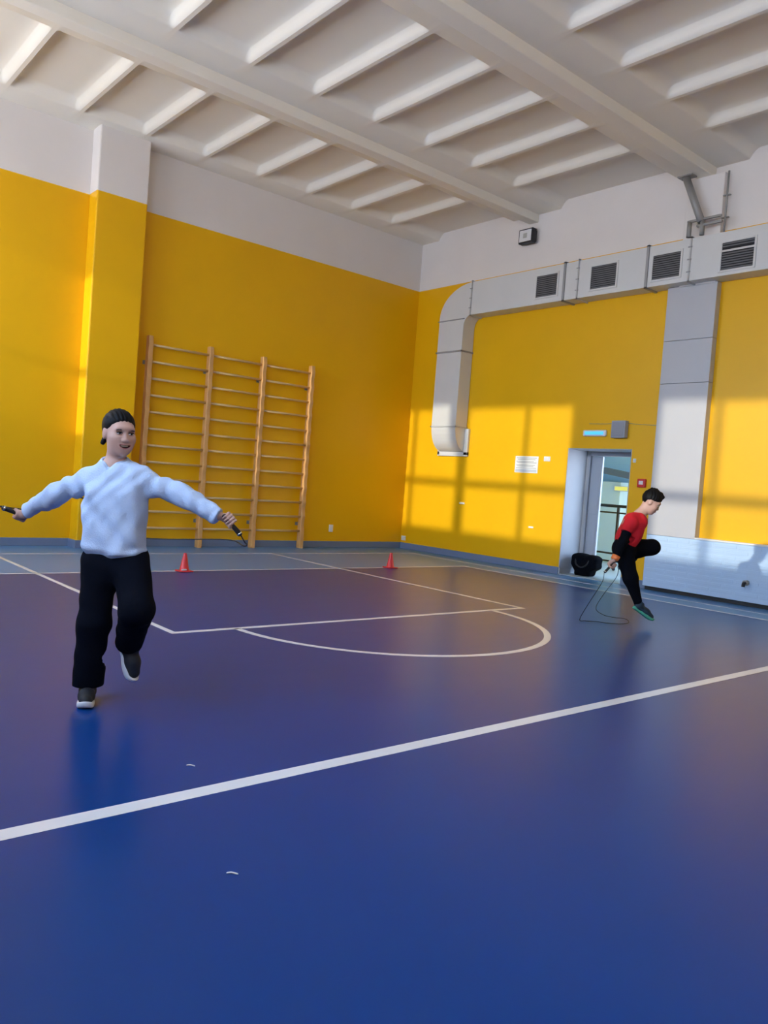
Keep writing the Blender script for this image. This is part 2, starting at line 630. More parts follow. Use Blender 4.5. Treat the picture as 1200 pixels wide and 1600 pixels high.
# ------------------------------------------------------------------ ribbed ceiling
RIB_Z, COF_Z, RIBP, RIBX = 5.93, 6.06, 0.935, -1.16
GIRD = [(-2.85, -2.66), (-5.93, -5.70), (-9.00, -8.77), (-12.07, -11.84), (-15.14, -14.91), (-18.2, -17.98)]
def sstep(t):
    t = min(max(t, 0), 1)
    return t * t * (3 - 2 * t)
def prof_x(d):
    """height (0..1) against distance from a rib's middle line: steep flank, then a soft fillet"""
    d = abs(d)
    if d < 0.025:
        return 0.0
    if d < 0.09:
        return 0.86 * (d - 0.025) / 0.065
    return 0.86 + 0.14 * (1 - (1 - min((d - 0.09) / 0.10, 1)) ** 2)
xs = []
k = 0
while True:
    cx_ = RIBX - k * RIBP
    if cx_ < XL - 0.6:
        break
    for d in (-0.4675, -0.38, -0.30, -0.24, -0.19, -0.15, -0.12, -0.10, -0.09, -0.06, -0.0251, 0.0251, 0.06, 0.09, 0.10, 0.12, 0.15, 0.19, 0.24, 0.30, 0.38):
        xs.append((cx_ + d, prof_x(d)))
    k += 1
for x in (RIBX + 0.4675, -0.5, -0.3, -0.1, 0.02):
    xs.append((x, 1.0))
xs = sorted(xs)
bays = [(0.0, -2.66)] + [(GIRD[i][0], GIRD[i + 1][1]) for i in range(len(GIRD) - 1)]
bm = bmesh.new()
for (yn, yf) in bays:                       # yn = end nearer the back wall
    e0, e1 = 0.45, 0.36
    ysamp = []
    L = yn - yf
    for t in [0, e0] + [e0 + 0.16 * q / 10 for q in range(1, 11)]:
        ysamp.append((yn - t, 1 - (1 - min(max((t - e0) / 0.16, 0), 1)) ** 2.2))
    for t in [e1 + 0.16 * q / 10 for q in range(10, -1, -1)] + [0]:
        ysamp.append((yf + t, 1 - (1 - min(max((t - e1) / 0.16, 0), 1)) ** 2.2))
    grid = [[bm.verts.new((x, y, RIB_Z + (COF_Z - RIB_Z) * px * py)) for (y, py) in ysamp] for (x, px) in xs]
    for i in range(len(xs) - 1):
        for j in range(len(ysamp) - 1):
            f = bm.faces.new((grid[i][j], grid[i + 1][j], grid[i + 1][j + 1], grid[i][j + 1]))
            f.smooth = abs(xs[i][1] - xs[i + 1][1]) > 1e-6 or xs[i][1] > 0.99
add_box(bm, XL - 0.4, 0.62, YB - 0.4, 0.4, 6.45, 6.62)
struct('ceiling', bm, M['ceil'])
for (a, b) in GIRD[:-1]:
    bm = bmesh.new()
    add_box(bm, XL, 0.0, a, b, 5.80, 6.3, bev=0.012)
    struct('ceiling_beam', bm, M['ceil'])

# ------------------------------------------------------------------ doorway, corridor beyond it
bm = bmesh.new()
add_box(bm, 0.0, 0.62, DY1 - 0.012, DY1, 0.0, DZ)
add_box(bm, 0.0, 0.62, DY0, DY0 + 0.012, 0.0, DZ)
add_box(bm, 0.0, 0.62, DY0 + 0.012, DY1 - 0.012, DZ - 0.012, DZ)
add_box(bm, -0.0, 0.5, DY1 - 0.026, DY1 - 0.012, 0.0, 0.10)
struct('trim_1', bm, M['grey_reveal'])
bm = bmesh.new()
add_box(bm, 0.50, 0.60, DY1 - 0.085, DY1 - 0.012, 0.0, DZ - 0.012, bev=0.006)
add_box(bm, 0.50, 0.60, DY0 + 0.012, DY0 + 0.07, 0.0, DZ - 0.012, bev=0.006)
add_box(bm, 0.50, 0.60, DY0 + 0.07, DY1 - 0.085, DZ - 0.085, DZ - 0.012, bev=0.006)
d1 = struct('door_1', bm, M['grey_reveal'])
bm = bmesh.new()
add_box(bm, 0.53, 0.575, DY1 - 0.30, DY1 - 0.09, 0.01, DZ - 0.09, bev=0.006)
add_box(bm, 0.522, 0.535, DY1 - 0.27, DY1 - 0.12, 0.15, 0.85, bev=0.004)
add_box(bm, 0.522, 0.535, DY1 - 0.27, DY1 - 0.12, 1.0, 1.8, bev=0.004)
link('door_leaf', bm, M['grey_reveal'], d1)
bm = bmesh.new()
add_box(bm, 0.0, 0.62, DY0, DY1, -0.02, 0.012, bev=0.004)
struct('trim_2', bm, M['corr_floor'])

CXF, CYA, CYB, CZ = 3.6, -1.2, -5.9, 2.9
bm = bmesh.new()
add_box(bm, 0.62, CXF + 0.2, CYB, CYA, -0.1, 0.0)
struct('floor_corridor', bm, M['corr_floor'])
bm = bmesh.new()
add_box(bm, 0.62, CXF + 0.2, CYB, CYA, CZ, CZ + 0.1)
struct('ceiling_corridor', bm, M['corr_white'])
bm = bmesh.new()
add_box(bm, CXF, CXF + 0.2, CYB, CYA, 0.62, CZ)
add_box(bm, 0.62, CXF, CYA, CYA + 0.2, 0.0, CZ)
add_box(bm, CXF, CXF + 0.2, CYB, CYA, 0.0, 0.62, mi=1)
add_box(bm, CXF - 0.02, CXF, CYB, CYA, 0.60, 0.66, mi=2)
add_box(bm, 0.63, CXF, CYB - 0.2, CYB, 0.0, 0.3)
add_box(bm, 0.63, CXF, CYB - 0.2, CYB, 2.8, CZ)
struct('wall_corridor', bm, [M['corr_wall'], M['corr_blue'], M['corr_white']])
bm = bmesh.new()                            # beam of the stair flight crossing the corridor
r_ = [(3.15, -1.3, 1.97), (3.15, -4.5, 1.47)]
for (za, zb) in ((0.0, 0.12),):
    q = [(3.15, -1.3, 1.93), (3.15, -4.6, 1.45), (3.15, -4.6, 1.57), (3.15, -1.3, 2.05)]
    A = [bm.verts.new(p) for p in q]
    B_ = [bm.verts.new((p[0] + 0.25, p[1], p[2])) for p in q]
    bm.faces.new(A); bm.faces.new(B_[::-1])
    for i in range(4):
        bm.faces.new((A[i], A[(i + 1) % 4], B_[(i + 1) % 4], B_[i]))
struct('trim_3', bm, M['corr_dark'])
bm = bmesh.new()
add_box(bm, 3.30, 3.60, -2.72, -2.1, 0.0, 1.62, bev=0.01)
struct('trim_4', bm, M['corr_white'])
bm = bmesh.new()                            # window at the corridor's end
for y in (0.63, 1.6, 2.6, 3.54):
    add_box(bm, y, y + 0.06, CYB - 0.12, CYB - 0.06, 0.3, 2.8)
add_box(bm, 0.63, 3.6, CYB - 0.12, CYB - 0.06, 0.3, 0.36)
add_box(bm, 0.63, 3.6, CYB - 0.12, CYB - 0.06, 2.74, 2.8)
wf = struct('window_4', bm, M['frame_white'])
bm = bmesh.new()
add_quad(bm, [(0.63, CYB - 0.09, 0.3), (3.6, CYB - 0.09, 0.3), (3.6, CYB - 0.09, 2.8), (0.63, CYB - 0.09, 2.8)])
link('pane', bm, M['glass'], wf)
pd = bpy.data.lights.new('window_portal', 'AREA')
pd.shape = 'RECTANGLE'
pd.size, pd.size_y = 2.97, 2.5
pd.cycles.is_portal = True
po = bpy.data.objects.new('window_portal', pd)
COL.objects.link(po)
po.location = (2.12, CYB - 0.22, 1.55)
po.rotation_euler = Vector((0, 1, 0)).to_track_quat('-Z', 'Z').to_euler()

# black stair railing in the corridor
rl = thing('stair_railing', 'black metal railing seen through the doorway beyond the grey door', 'railing', (1.9, -3.4, 0))
bm = bmesh.new()
add_tube(bm, [(1.9, -2.0, 1.15), (1.9, -5.6, 1.15)], 0.028, 10)
link('handrail', bm, M['black'], rl)
for z, rr in ((1.03, 0.014), (0.30, 0.016), (0.16, 0.014)):
    bm = bmesh.new()
    add_box(bm, 1.9 - rr, 1.9 + rr, -5.6, -2.0, z - rr, z + rr, bev=0.003)
    link('rail', bm, M['black'], rl)
for y in (-2.1, -3.62, -5.1):
    bm = bmesh.new()
    add_box(bm, 1.88, 1.92, y - 0.02, y + 0.02, 0.0, 1.14, bev=0.004)
    link('post', bm, M['black'], rl)
ys_ = thing('wall_sign', 'small yellow sign glowing on the corridor wall beyond the doorway', 'sign', (3.29, -2.75, 1.48))
bm = bmesh.new()
add_box(bm, 3.255, 3.30, -2.92, -2.60, 1.44, 1.54, bev=0.008)
link('sign_case', bm, M['white_plastic'], ys_)
bm = bmesh.new()
add_box(bm, 3.25, 3.258, -2.90, -2.62, 1.455, 1.525, bev=0.003)
link('sign_face', bm, M['sign_yellow'], ys_)

# ------------------------------------------------------------------ grey cladding, low wall panel
clad = thing('column_cladding', 'tall grey panelled cladding on the column right of the doorway', 'column cladding', (-0.06, -5.77, 0.82))
for i, (z0, z1) in enumerate(((0.802, 2.955), (2.96, 3.56), (3.565, 4.32))):
    box_obj('cladding_panel', M['clad'], clad, -0.12, -0.002, -6.15, -5.42, z0, z1, bev=0.004)
bm = bmesh.new()
add_box(bm, -0.12, 0.0, -6.12, -5.58, 4.3, 5.80, bev=0.01)
struct('wall_right_pilaster', bm, M['white_paint'])

pan = thing('wall_panel', 'long pale blue ribbed panel boxing in the foot of the right wall', 'wall panel', (-0.06, -9.0, 0.05))
bm = bmesh.new()
add_box(bm, -0.12, -0.002, -17.5, -5.42, 0.06, 0.80, bev=0.004)
zz = 0.13
row = 0
while zz < 0.78:                            # raised flat courses
    L0 = -5.45 - (0.16 if row % 2 else 0.0)
    y = L0
    while y > -11.0:
        add_box(bm, -0.125, -0.119, y - 0.30, y, zz, zz + 0.045, bev=0.002, seg=1)
        y -= 0.33
    zz += 0.075
    row += 1
M['panel'] = mat('pale_blue_panel_paint', (0.46, 0.61, 0.80), 0.35, noise=0.03)
link('panel_front', bm, M['panel'], pan)
box_obj('top_ledge', M['white_plastic'], pan, -0.14, -0.002, -17.5, -6.16, 0.80, 0.825, bev=0.004)
box_obj('gap_shade', M['black'], pan, -0.06, -0.002, -17.5, -5.425, 0.0, 0.06, bev=0.002)  # black strip standing in for the shade in the gap under the panel
kn = thing('pipe_stub', 'dark round pipe stub on the pale blue wall panel near the floor', 'pipe', (-0.12, -6.92, 0.3))
bm = bmesh.new()
add_tube(bm, [(-0.11, -6.92, 0.31), (-0.19, -6.92, 0.31)], 0.035, 16)
link('collar', bm, M['steel'], kn)
bm = bmesh.new()
add_tube(bm, smooth_path([(-0.18, -6.92, 0.31), (-0.22, -6.92, 0.30), (-0.225, -6.92, 0.26)], 4), 0.022, 12)
link('elbow', bm, M['black'], kn)

# ------------------------------------------------------------------ air duct
duct = thing('air_duct', 'pale grey air duct along the top of the right wall, bending down near the corner', 'air duct', (-0.15, -1.3, 1.9))
DX0, DX1 = -0.30, -0.012                    # front and back of the duct
DZ0, DZ1 = 4.33, 4.91
def swept_duct(path, name):
    """path: (outer (y,z), inner (y,z)) pairs of a duct bending in the wall plane"""
    bm = bmesh.new()
    rings = []
    for (oy, oz), (iy, iz) in path:
        rings.append([bm.verts.new(p) for p in ((DX0, oy, oz), (DX0, iy, iz), (DX1, iy, iz), (DX1, oy, oz))])
    for A, B in zip(rings, rings[1:]):
        for k in range(4):
            f = bm.faces.new((A[k], A[(k + 1) % 4], B[(k + 1) % 4], B[k]))
            f.smooth = False
    bm.faces.new(rings[0][::-1]); bm.faces.new(rings[-1])
    return link(name, bm, M['duct'], duct)
swept_duct([((-17.0, DZ1), (-17.0, DZ0)), ((-1.75, DZ1), (-1.75, DZ0))], 'horizontal_run')
el = []
for i in range(13):
    a = PI / 2 * i / 12
    oy, oz = -1.75 + 0.80 * math.sin(a), (DZ1 - 0.58) + 0.58 * math.cos(a)
    iy, iz = -1.75 + 0.18 * math.sin(a), (DZ0 - 0.18) + 0.18 * math.cos(a)
    iz = iz + 0.0
    el.append(((oy, oz), (iy, iz)))
swept_duct(el, 'upper_elbow')
swept_duct([((-0.95, DZ1 - 0.58), (-1.57, DZ0 - 0.18)), ((-0.95, 2.36), (-1.57, 2.36))], 'drop_run')
bm = bmesh.new()                            # lower elbow, turning into the wall
rings = []
for i in range(11):
    a = PI / 2 * i / 10
    xo, zo = 0.0 - 0.30 * math.cos(a), 2.36 - 0.44 * math.sin(a)
    xi, zi = 0.0 - 0.012 * math.cos(a), 2.36 - 0.06 * math.sin(a)
    rings.append([bm.verts.new(p) for p in ((xo, -0.95, zo), (xo, -1.57, zo), (xi, -1.57, zi), (xi, -0.95, zi))])
for A, B in zip(rings, rings[1:]):
    for k in range(4):
        f = bm.faces.new((A[k], A[(k + 1) % 4], B[(k + 1) % 4], B[k]))
bm.faces.new(rings[0][::-1])
link('lower_elbow', bm, M['duct'], duct)
bm = bmesh.new()
for b_ in ((-0.05, -0.001, -1.66, -1.57, 1.86, 2.34), (-0.05, -0.001, -0.95, -0.90, 1.86, 2.34), (-0.05, -0.001, -1.66, -0.90, 1.84, 1.92)):
    add_box(bm, *b_, bev=0.004)
link('wall_collar', bm, M['duct'], duct)
def vflange(y, m='duct_seam', t=0.018):
    bm = bmesh.new()
    add_box(bm, DX0 - 0.022, DX0 + 0.004, y - t, y + t, DZ0 - 0.02, DZ1 + 0.02)
    add_box(bm, DX0 - 0.022, DX1, y - t, y + t, DZ0 - 0.022, DZ0 + 0.004)
    add_box(bm, DX0 - 0.022, DX1, y - t, y + t, DZ1 - 0.004, DZ1 + 0.022)
    link('flange', bm, M[m], duct)
def hflange(z, t=0.012, m='duct_seam'):
    bm = bmesh.new()
    add_box(bm, DX0 - 0.02, DX0 + 0.004, -1.59, -0.93, z - t, z + t)
    add_box(bm, DX0 - 0.02, DX1, -1.59, -1.565, z - t, z + t)
    add_box(bm, DX0 - 0.02, DX1, -0.955, -0.93, z - t, z + t)
    link('flange', bm, M[m], duct)
M['duct_lip'] = mat('duct_lip', (0.52, 0.51, 0.49), 0.45)
for y in (-3.72, -5.17, -7.6):
    vflange(y)
for y in (-1.72, -3.98, -5.82):
    vflange(y, 'duct_lip', 0.01)
    for z in (4.45, 4.62, 4.79):
        box_obj('flange_clip', M['duct_seam'], duct, DX0 - 0.028, DX0 - 0.018, y - 0.03, y + 0.03, z - 0.008, z + 0.008, bev=0.002)
hflange(4.28, 0.008)
hflange(3.71, 0.014)
hflange(2.36, 0.010, 'duct_lip')
def grille(y0, y1, z0, z1, open_top=False):
    bm = bmesh.new()
    t = 0.03
    for b_ in ((y0 - t, y0, z0 - t, z1 + t), (y1, y1 + t, z0 - t, z1 + t), (y0, y1, z0 - t, z0), (y0, y1, z1, z1 + t)):
        add_box(bm, DX0 - 0.014, DX0 + 0.002, *b_, bev=0.003, seg=1)
    fr = link('vent_frame', bm, M['duct'], duct)
    bm = bmesh.new()
    add_box(bm, DX0 - 0.004, DX0 + 0.001, y0, y1, z0, z1)
    link('vent_backing', bm, M['black_grille'], fr)
    bm = bmesh.new()
    n = 11
    for i in range(n):
        z = z0 + (z1 - z0) * (i + 0.5) / n
        if open_top and i in (7, 8):
            continue
        q = [bm.verts.new(p) for p in ((DX0 - 0.012, y0, z - 0.011), (DX0 - 0.012, y1, z - 0.011), (DX0 - 0.005, y1, z + 0.010), (DX0 - 0.005, y0, z + 0.010))]
        bm.faces.new(q)
    if open_top:
        z = z0 + (z1 - z0) * 7.7 / n
        add_box(bm, DX0 - 0.012, DX0 - 0.003, y0, y1, z - 0.012, z + 0.012, mi=1)
    link('vent_slats', bm, [M['grille_slat'], M['duct']], fr)
grille(-3.58, -3.17, 4.44, 4.78)
grille(-4.66, -4.22, 4.43, 4.77)
grille(-5.68, -5.26, 4.42, 4.76)
grille(-6.70, -6.27, 4.40, 4.76, True)

# steel strut frame above the duct
stt = thing('strut_bracket', 'grey steel strut frame standing on the air duct under the ceiling beam', 'bracket', (-0.25, -5.8, 4.91))
bm = bmesh.new()
add_tube(bm, [(-0.27, -5.63, 5.80), (-0.27, -5.92, 5.12)], 0.05, 12)
link('diagonal_strut', bm, M['steel'], stt)
for y in (-5.75, -5.94):
    bm = bmesh.new()
    add_tube(bm, [(-0.27, y, 4.94), (-0.27, y, 5.15)], 0.032, 10)
    link('upright', bm, M['steel'], stt)
bm = bmesh.new()
add_box(bm, -0.29, -0.25, -6.22, -5.86, 5.06, 5.09, bev=0.004)
add_box(bm, -0.29, -0.25, -6.20, -5.72, 5.14, 5.17, bev=0.004)
link('crossbar', bm, M['steel'], stt)
bm = bmesh.new()
add_box(bm, -0.34, -0.20, -5.76, -5.54, 5.78, 5.80, bev=0.004)
link('top_plate', bm, M['steel'], stt)
bm = bmesh.new()
add_tube(bm, [(-0.15, -6.19, 4.91), (-0.15, -6.19, 5.78)], 0.014, 8)
for z in (5.15, 5.45):
    add_box(bm, -0.17, -0.13, -6.24, -6.14, z, z + 0.012)
cd = link('conduit_pipe', bm, M['steel'])
tag(cd, 'thin grey conduit rising from the duct beside the white pilaster', 'pipe')

# ------------------------------------------------------------------ small things on the right wall
fl = thing('floodlight', 'small square floodlight with a pale face high on the white wall', 'floodlight', (0, -2.73, 5.55))
bm = bmesh.new()
add_box(bm, -0.02, 0.0, -2.80, -2.66, 5.48, 5.62, bev=0.004)
add_box(bm, -0.10, -0.02, -2.76, -2.70, 5.50, 5.53, bev=0.004)
link('bracket', bm, M['black'], fl)
bm = bmesh.new()
add_box(bm, -0.17, -0.06, -2.88, -2.58, 5.44, 5.68, bev=0.015)
for i in range(5):
    add_box(bm, -0.065, -0.03, -2.86 + i * 0.06, -2.85 + i * 0.06, 5.47, 5.65)
hs = link('housing', bm, M['black'], fl)
bm = bmesh.new()
add_box(bm, -0.178, -0.168, -2.855, -2.605, 5.465, 5.655, bev=0.004)
link('lens', bm, M['white_plastic'], hs)
bm = bmesh.new()
add_box(bm, -0.183, -0.176, -2.77, -2.69, 5.52, 5.60, bev=0.003)
link('lamp_chip', bm, mat('lamp_chip', (0.45, 0.44, 0.40), 0.4), hs)

ex = thing('exit_sign', 'blue lit exit sign in a white case above the doorway', 'sign', (0, -4.33, 2.26))
box_obj('sign_case', M['white_plastic'], ex, -0.05, -0.001, -4.54, -4.12, 2.215, 2.315, bev=0.02)
box_obj('sign_face', M['sign_light'], ex, -0.056, -0.048, -4.50, -4.16, 2.24, 2.29, bev=0.003)
sp = thing('wall_speaker', 'grey rectangular loudspeaker on the yellow wall above the doorway', 'loudspeaker', (0, -4.78, 2.32))
box_obj('speaker_case', M['grey_plastic'], sp, -0.10, -0.001, -4.90, -4.66, 2.19, 2.45, bev=0.012)
bm = bmesh.new()
add_box(bm, -0.106, -0.098, -4.88, -4.68, 2.21, 2.43, bev=0.004)
for i in range(9):
    z = 2.225 + i * 0.024
    add_box(bm, -0.109, -0.105, -4.87, -4.69, z, z + 0.010)
link('speaker_grille', bm, mat('speaker_grille', (0.30, 0.31, 0.35), 0.6), sp)
bm = bmesh.new()
add_tube(bm, smooth_path([(-0.008, -4.20, 2.415), (-0.008, -4.5, 2.41), (-0.008, -4.8, 2.42), (-0.008, -5.1, 2.395), (-0.008, -5.42, 2.38)], 5), 0.004, 6)
tag(link('speaker_cable', bm, M['steel']), 'thin dark cable running along the yellow wall behind the loudspeaker', 'cable')
no = thing('wall_notice', 'white printed notice sheet on the yellow wall left of the doorway', 'notice', (0, -3.01, 1.74))
box_obj('sheet', M['paper'], no, -0.008, -0.001, -3.26, -2.77, 1.60, 1.88, bev=0.002)
bm = bmesh.new()
for i, z in enumerate((1.85, 1.825, 1.79, 1.77, 1.73, 1.71, 1.68)):
    add_box(bm, -0.0095, -0.0075, -3.23 + 0.03 * (i % 3), -2.80 - 0.02 * (i % 2), z - 0.004, z + 0.004)
link('text_lines', bm, M['ink'], no)
bm = bmesh.new()
add_box(bm, -0.0096, -0.0075, -3.24, -2.79, 1.61, 1.66)
link('grey_footer', bm, mat('grey_footer', (0.55, 0.58, 0.62), 0.7), no)
def wall_plate(name, label, cat, y, z, w_, h_, m='white_plastic', wall='right'):
    t = thing(name, label, cat, (0, y, z) if wall == 'right' else (y, 0, z))
    bm = bmesh.new()
    bm2 = bmesh.new()
    if wall == 'right':
        add_box(bm, -0.014, -0.001, y - w_ / 2, y + w_ / 2, z - h_ / 2, z + h_ / 2, bev=0.004)
        add_box(bm2, -0.020, -0.012, y - w_ * 0.32, y + w_ * 0.32, z - h_ * 0.32, z + h_ * 0.32, bev=0.003)
    else:
        add_box(bm, y - w_ / 2, y + w_ / 2, -0.014, -0.001, z - h_ / 2, z + h_ / 2, bev=0.004)
        add_box(bm2, y - w_ * 0.32, y + w_ * 0.32, -0.020, -0.012, z - h_ * 0.32, z + h_ * 0.32, bev=0.003)
    link('plate', bm, M[m], t)
    link('insert', bm2, M[m], t)
    return t
wall_plate('wall_switch', 'small white switch on the yellow wall between notice and doorway', 'switch', -3.44, 1.845, 0.13, 0.08)
wall_plate('wall_socket', 'small pale yellow socket low on the wall under the end of the air duct', 'socket', -1.60, 0.99, 0.13, 0.035, 'paper')
wall_plate('wall_socket', 'small pale yellow socket low on the wall left of the doorway', 'socket', -3.22, 0.70, 0.10, 0.03, 'paper')
wall_plate('wall_socket', 'pale socket plate at the foot of the right wall by the corner', 'socket', -0.09, 0.20, 0.12, 0.09, 'paper')
wall_plate('wall_socket', 'pale socket plate on the back wall right of the wall bars', 'socket', -1.74, 0.35, 0.09, 0.13, 'paper', 'back')
wall_plate('door_sensor', 'tiny white sensor beside the top right of the doorway', 'sensor', -5.05, 1.86, 0.05, 0.06)
fc = thing('fire_call_point', 'small red fire call point on the yellow wall right of the doorway', 'fire alarm', (0, -5.21, 1.53))
box_obj('case', M['red_plastic'], fc, -0.045, -0.001, -5.275, -5.145, 1.47, 1.595, bev=0.008)
box_obj('white_face', M['white_plastic'], fc, -0.050, -0.043, -5.245, -5.175, 1.51, 1.565, bev=0.003)

# black bag in the doorway
def bag_sdf():
    c = (0.28, -4.17, 0.0)
    it = [s_box((c[0], c[1], 0.235), (0.13, 0.235, 0.115), 0.07), s_box((c[0], c[1] + 0.02, 0.09), (0.11, 0.15, 0.085), 0.05),
          s_ell((c[0], c[1] + 0.1, 0.30), (0.10, 0.13, 0.06)), s_ell((c[0] - 0.02, c[1] - 0.13, 0.29), (0.09, 0.10, 0.055))]
    g_ = s_union(it, 0.05)
    def f(P):
        return g_(P) + 0.006 * np.sin(P[:, 1] * 38 + P[:, 2] * 20) * np.sin(P[:, 2] * 31 + 1.3)
    return f
bagt = thing('sports_bag', 'slumped black bag lying at the foot of the grey door', 'bag', (0.28, -4.17, 0.013))
bb = sdf_obj('bag_body', bag_sdf(), (0.08, -4.5, 0.0), (0.5, -3.85, 0.45), 0.012, M['black_cloth'], bagt)
bm = bmesh.new()
add_tube(bm, smooth_path([(0.17, -4.30, 0.30), (0.13, -4.27, 0.20), (0.135, -4.17, 0.15), (0.13, -4.07, 0.20), (0.17, -4.04, 0.30)], 6), 0.012, 8)
link('bag_strap', bm, M['black'], bagt)

# ------------------------------------------------------------------ wall bars
wb = thing('wall_bars', 'tall wooden wall bars with four posts against the yellow back wall', 'wall bars', (-3.97, -0.1, 0))
PX = [-5.46, -4.45, -3.47, -2.49]
def post_mesh(x):
    bm = bmesh.new()
    prof = []
    y0, y1 = -0.188, -0.078
    z = 0.0
    pts = []
    n = 128
    rz = [3.06 - i * 0.251 for i in range(12)]
    for i in range(n + 1):                  # front edge scalloped around every rung
        z = 3.19 * i / n
        dip = max(0, max(1 - ((z - q - 0.125) / 0.11) ** 2 for q in rz)) * 0.018
        pts.append((y0 + dip, z))
    ring = []
    for (yy, z) in pts:
        ring.append([bm.verts.new(p) for p in ((x - 0.036, yy + 0.007, z), (x - 0.029, yy, z), (x + 0.029, yy, z), (x + 0.036, yy + 0.007, z), (x + 0.036, y1, z), (x - 0.036, y1, z))])
    for A, B in zip(ring, ring[1:]):
        for k in range(6):
            bm.faces.new((A[k], A[(k + 1) % 6], B[(k + 1) % 6], B[k]))
    bm.faces.new(ring[0][::-1]); bm.faces.new(ring[-1])
    return bm
for x in PX:
    po_ = link('post', post_mesh(x), M['wood'], wb)
for i in range(3):
    for k in range(12):
        z = 3.06 - k * 0.251
        bm = bmesh.new()
        add_tube(bm, [(PX[i] + 0.027, -0.135, z), (PX[i + 1] - 0.027, -0.135, z)], 0.019, 10, ell=(1.0, 1.0))
        link('rung', bm, M['rung'], wb)
for x in PX:                                # steel brackets holding the posts off the wall
    for z in (0.42, 2.80):
        bm = bmesh.new()
        add_box(bm, x - 0.012, x + 0.012, -0.085, -0.001, z - 0.02, z + 0.02, bev=0.003)
        add_box(bm, x - 0.045, x + 0.045, -0.007, -0.001, z - 0.03, z + 0.03, bev=0.002)
        link('wall_bracket', bm, M['steel'], wb)

# ------------------------------------------------------------------ cones
def cone(loc, label):
    t = thing('marker_cone', label, 'cone', loc, 'red cones on the base line')
    bm = bmesh.new()
    add_lathe(bm, [(0.062, 0.014), (0.058, 0.02), (0.020, 0.215), (0.016, 0.225), (0.012, 0.225)], 24, c=loc)
    link('cone_body', bm, M['cone_red'], t)
    bm = bmesh.new()
    add_box(bm, loc[0] - 0.085, loc[0] + 0.085, loc[1] - 0.085, loc[1] + 0.085, LZ, 0.016, bev=0.007)
    link('base_plate', bm, M['cone_red'], t)
    return t
c1 = cone((-6.01, -2.82, 0.0), 'red marker cone standing on the base line nearer the wall bars')
bm = bmesh.new()
add_box(bm, -6.075, -6.015, -2.897, -2.880, 0.022, 0.040, bev=0.004)
link('white_sticker', bm, M['white_plastic'], c1)
cone((-2.70, -2.82, 0.0), 'red marker cone standing on the base line near the room corner')

# scraps on the floor
for (x, y, a, lab) in ((-8.82, -8.60, 0.5, 'tiny white scrap lying on the blue floor beyond the wide white line'),
                       (-9.12, -9.48, 0.9, 'tiny white scrap lying on the blue floor nearest the camera')):
    bm = bmesh.new()
    p0 = Vector((x, y, 0.004))
    d = Vector((0.76, -0.65, 0)) * 0.018
    add_tube(bm, smooth_path([p0 - d, p0 + Vector((0, 0.002, 0.002)), p0 + d + Vector((0, -.003, 0))], 4), [0.001] + [0.0025] * 7 + [0.001], 6)
    tag(link('paper_scrap', bm, M['paper']), lab, 'scrap')
# ------------------------------------------------------------------ people
def nrm(v):
    v = V(v)
    return v / np.linalg.norm(v)

def head_axes(yaw_dir, pitch_down, tilt=0.0):
    """rows: sideways (to the person's left), forward, up"""
    fh = nrm((yaw_dir[0], yaw_dir[1], 0))
    z = V((0, 0, 1))
    c, s = math.cos(pitch_down), math.sin(pitch_down)
    f = c * fh - s * z
    u = s * fh + c * z
    sd = np.cross(u, f)                     # to the person's right when looking along f is f x u
    if tilt:
        ct, st = math.cos(tilt), math.sin(tilt)
        sd, u = ct * sd + st * u, -st * sd + ct * u
    return np.stack([sd, f, u])

def loc_fn(c, R, sc, fn):
    c = V(c)
    return lambda P: fn(((P - c) @ R.T) / sc) * sc

def head_local(open_mouth=True):
    base = s_union([s_ell((0, -.018, .030), (.073, .090, .086)), (s_ell((0, .018, -.030), (.059, .064, .078)), .04),
                    (s_ell((0, .056, -.090), (.019, .018, .018)), .05),
                    (s_ell((.037, .053, -.026), (.024, .024, .022)), .035), (s_ell((-.037, .053, -.026), (.024, .024, .022)), .035),
                    (s_ell((0, .070, .030), (.045, .014, .010)), .03),
                    (s_ell((.028, .034, -.066), (.018, .022, .020)), .04), (s_ell((-.028, .034, -.066), (.018, .022, .020)), .04)], .03)
    nose = s_union([s_rc((0, .078, .006), (0, .092, -.026), .0065, .0090), (s_ell((.011, .088, -.030), (.008, .010, .0075)), .012),
                    (s_ell((-.011, .088, -.030), (.008, .010, .0075)), .012)], .012)
    ears = s_union([s_ell((.073, -.012, -.006), (.010, .020, .031)), s_ell((-.073, -.012, -.006), (.010, .020, .031))], .001)
    lips = s_ell((0, .080, -.060), (.030, .013, .0125))
    eyes = s_union([s_ell((.031, .082, .006), (.017, .014, .010)), s_ell((-.031, .082, .006), (.017, .014, .010))], .001)
    mouth = s_ell((0, .084, -.061), (.026, .018, .0065))
    def bend(P):
        Q = P.copy()
        Q[:, 2] = P[:, 2] - 9.0 * np.minimum(P[:, 0] ** 2, .0012)
        return Q
    def f(P):
        d = base(P)
        d = smin(d, nose(P), .014)
        d = smax(d, -eyes(P), .012)
        d = smin(d, ears(P), .010)
        B = bend(P)
        d = smin(d, lips(B), .010)
        if open_mouth:
            d = smax(d, -mouth(B), .004)
        return d
    lipf = lambda P: lips(bend(P))
    mouf = lambda P: mouth(bend(P))
    return f, lipf, mouf

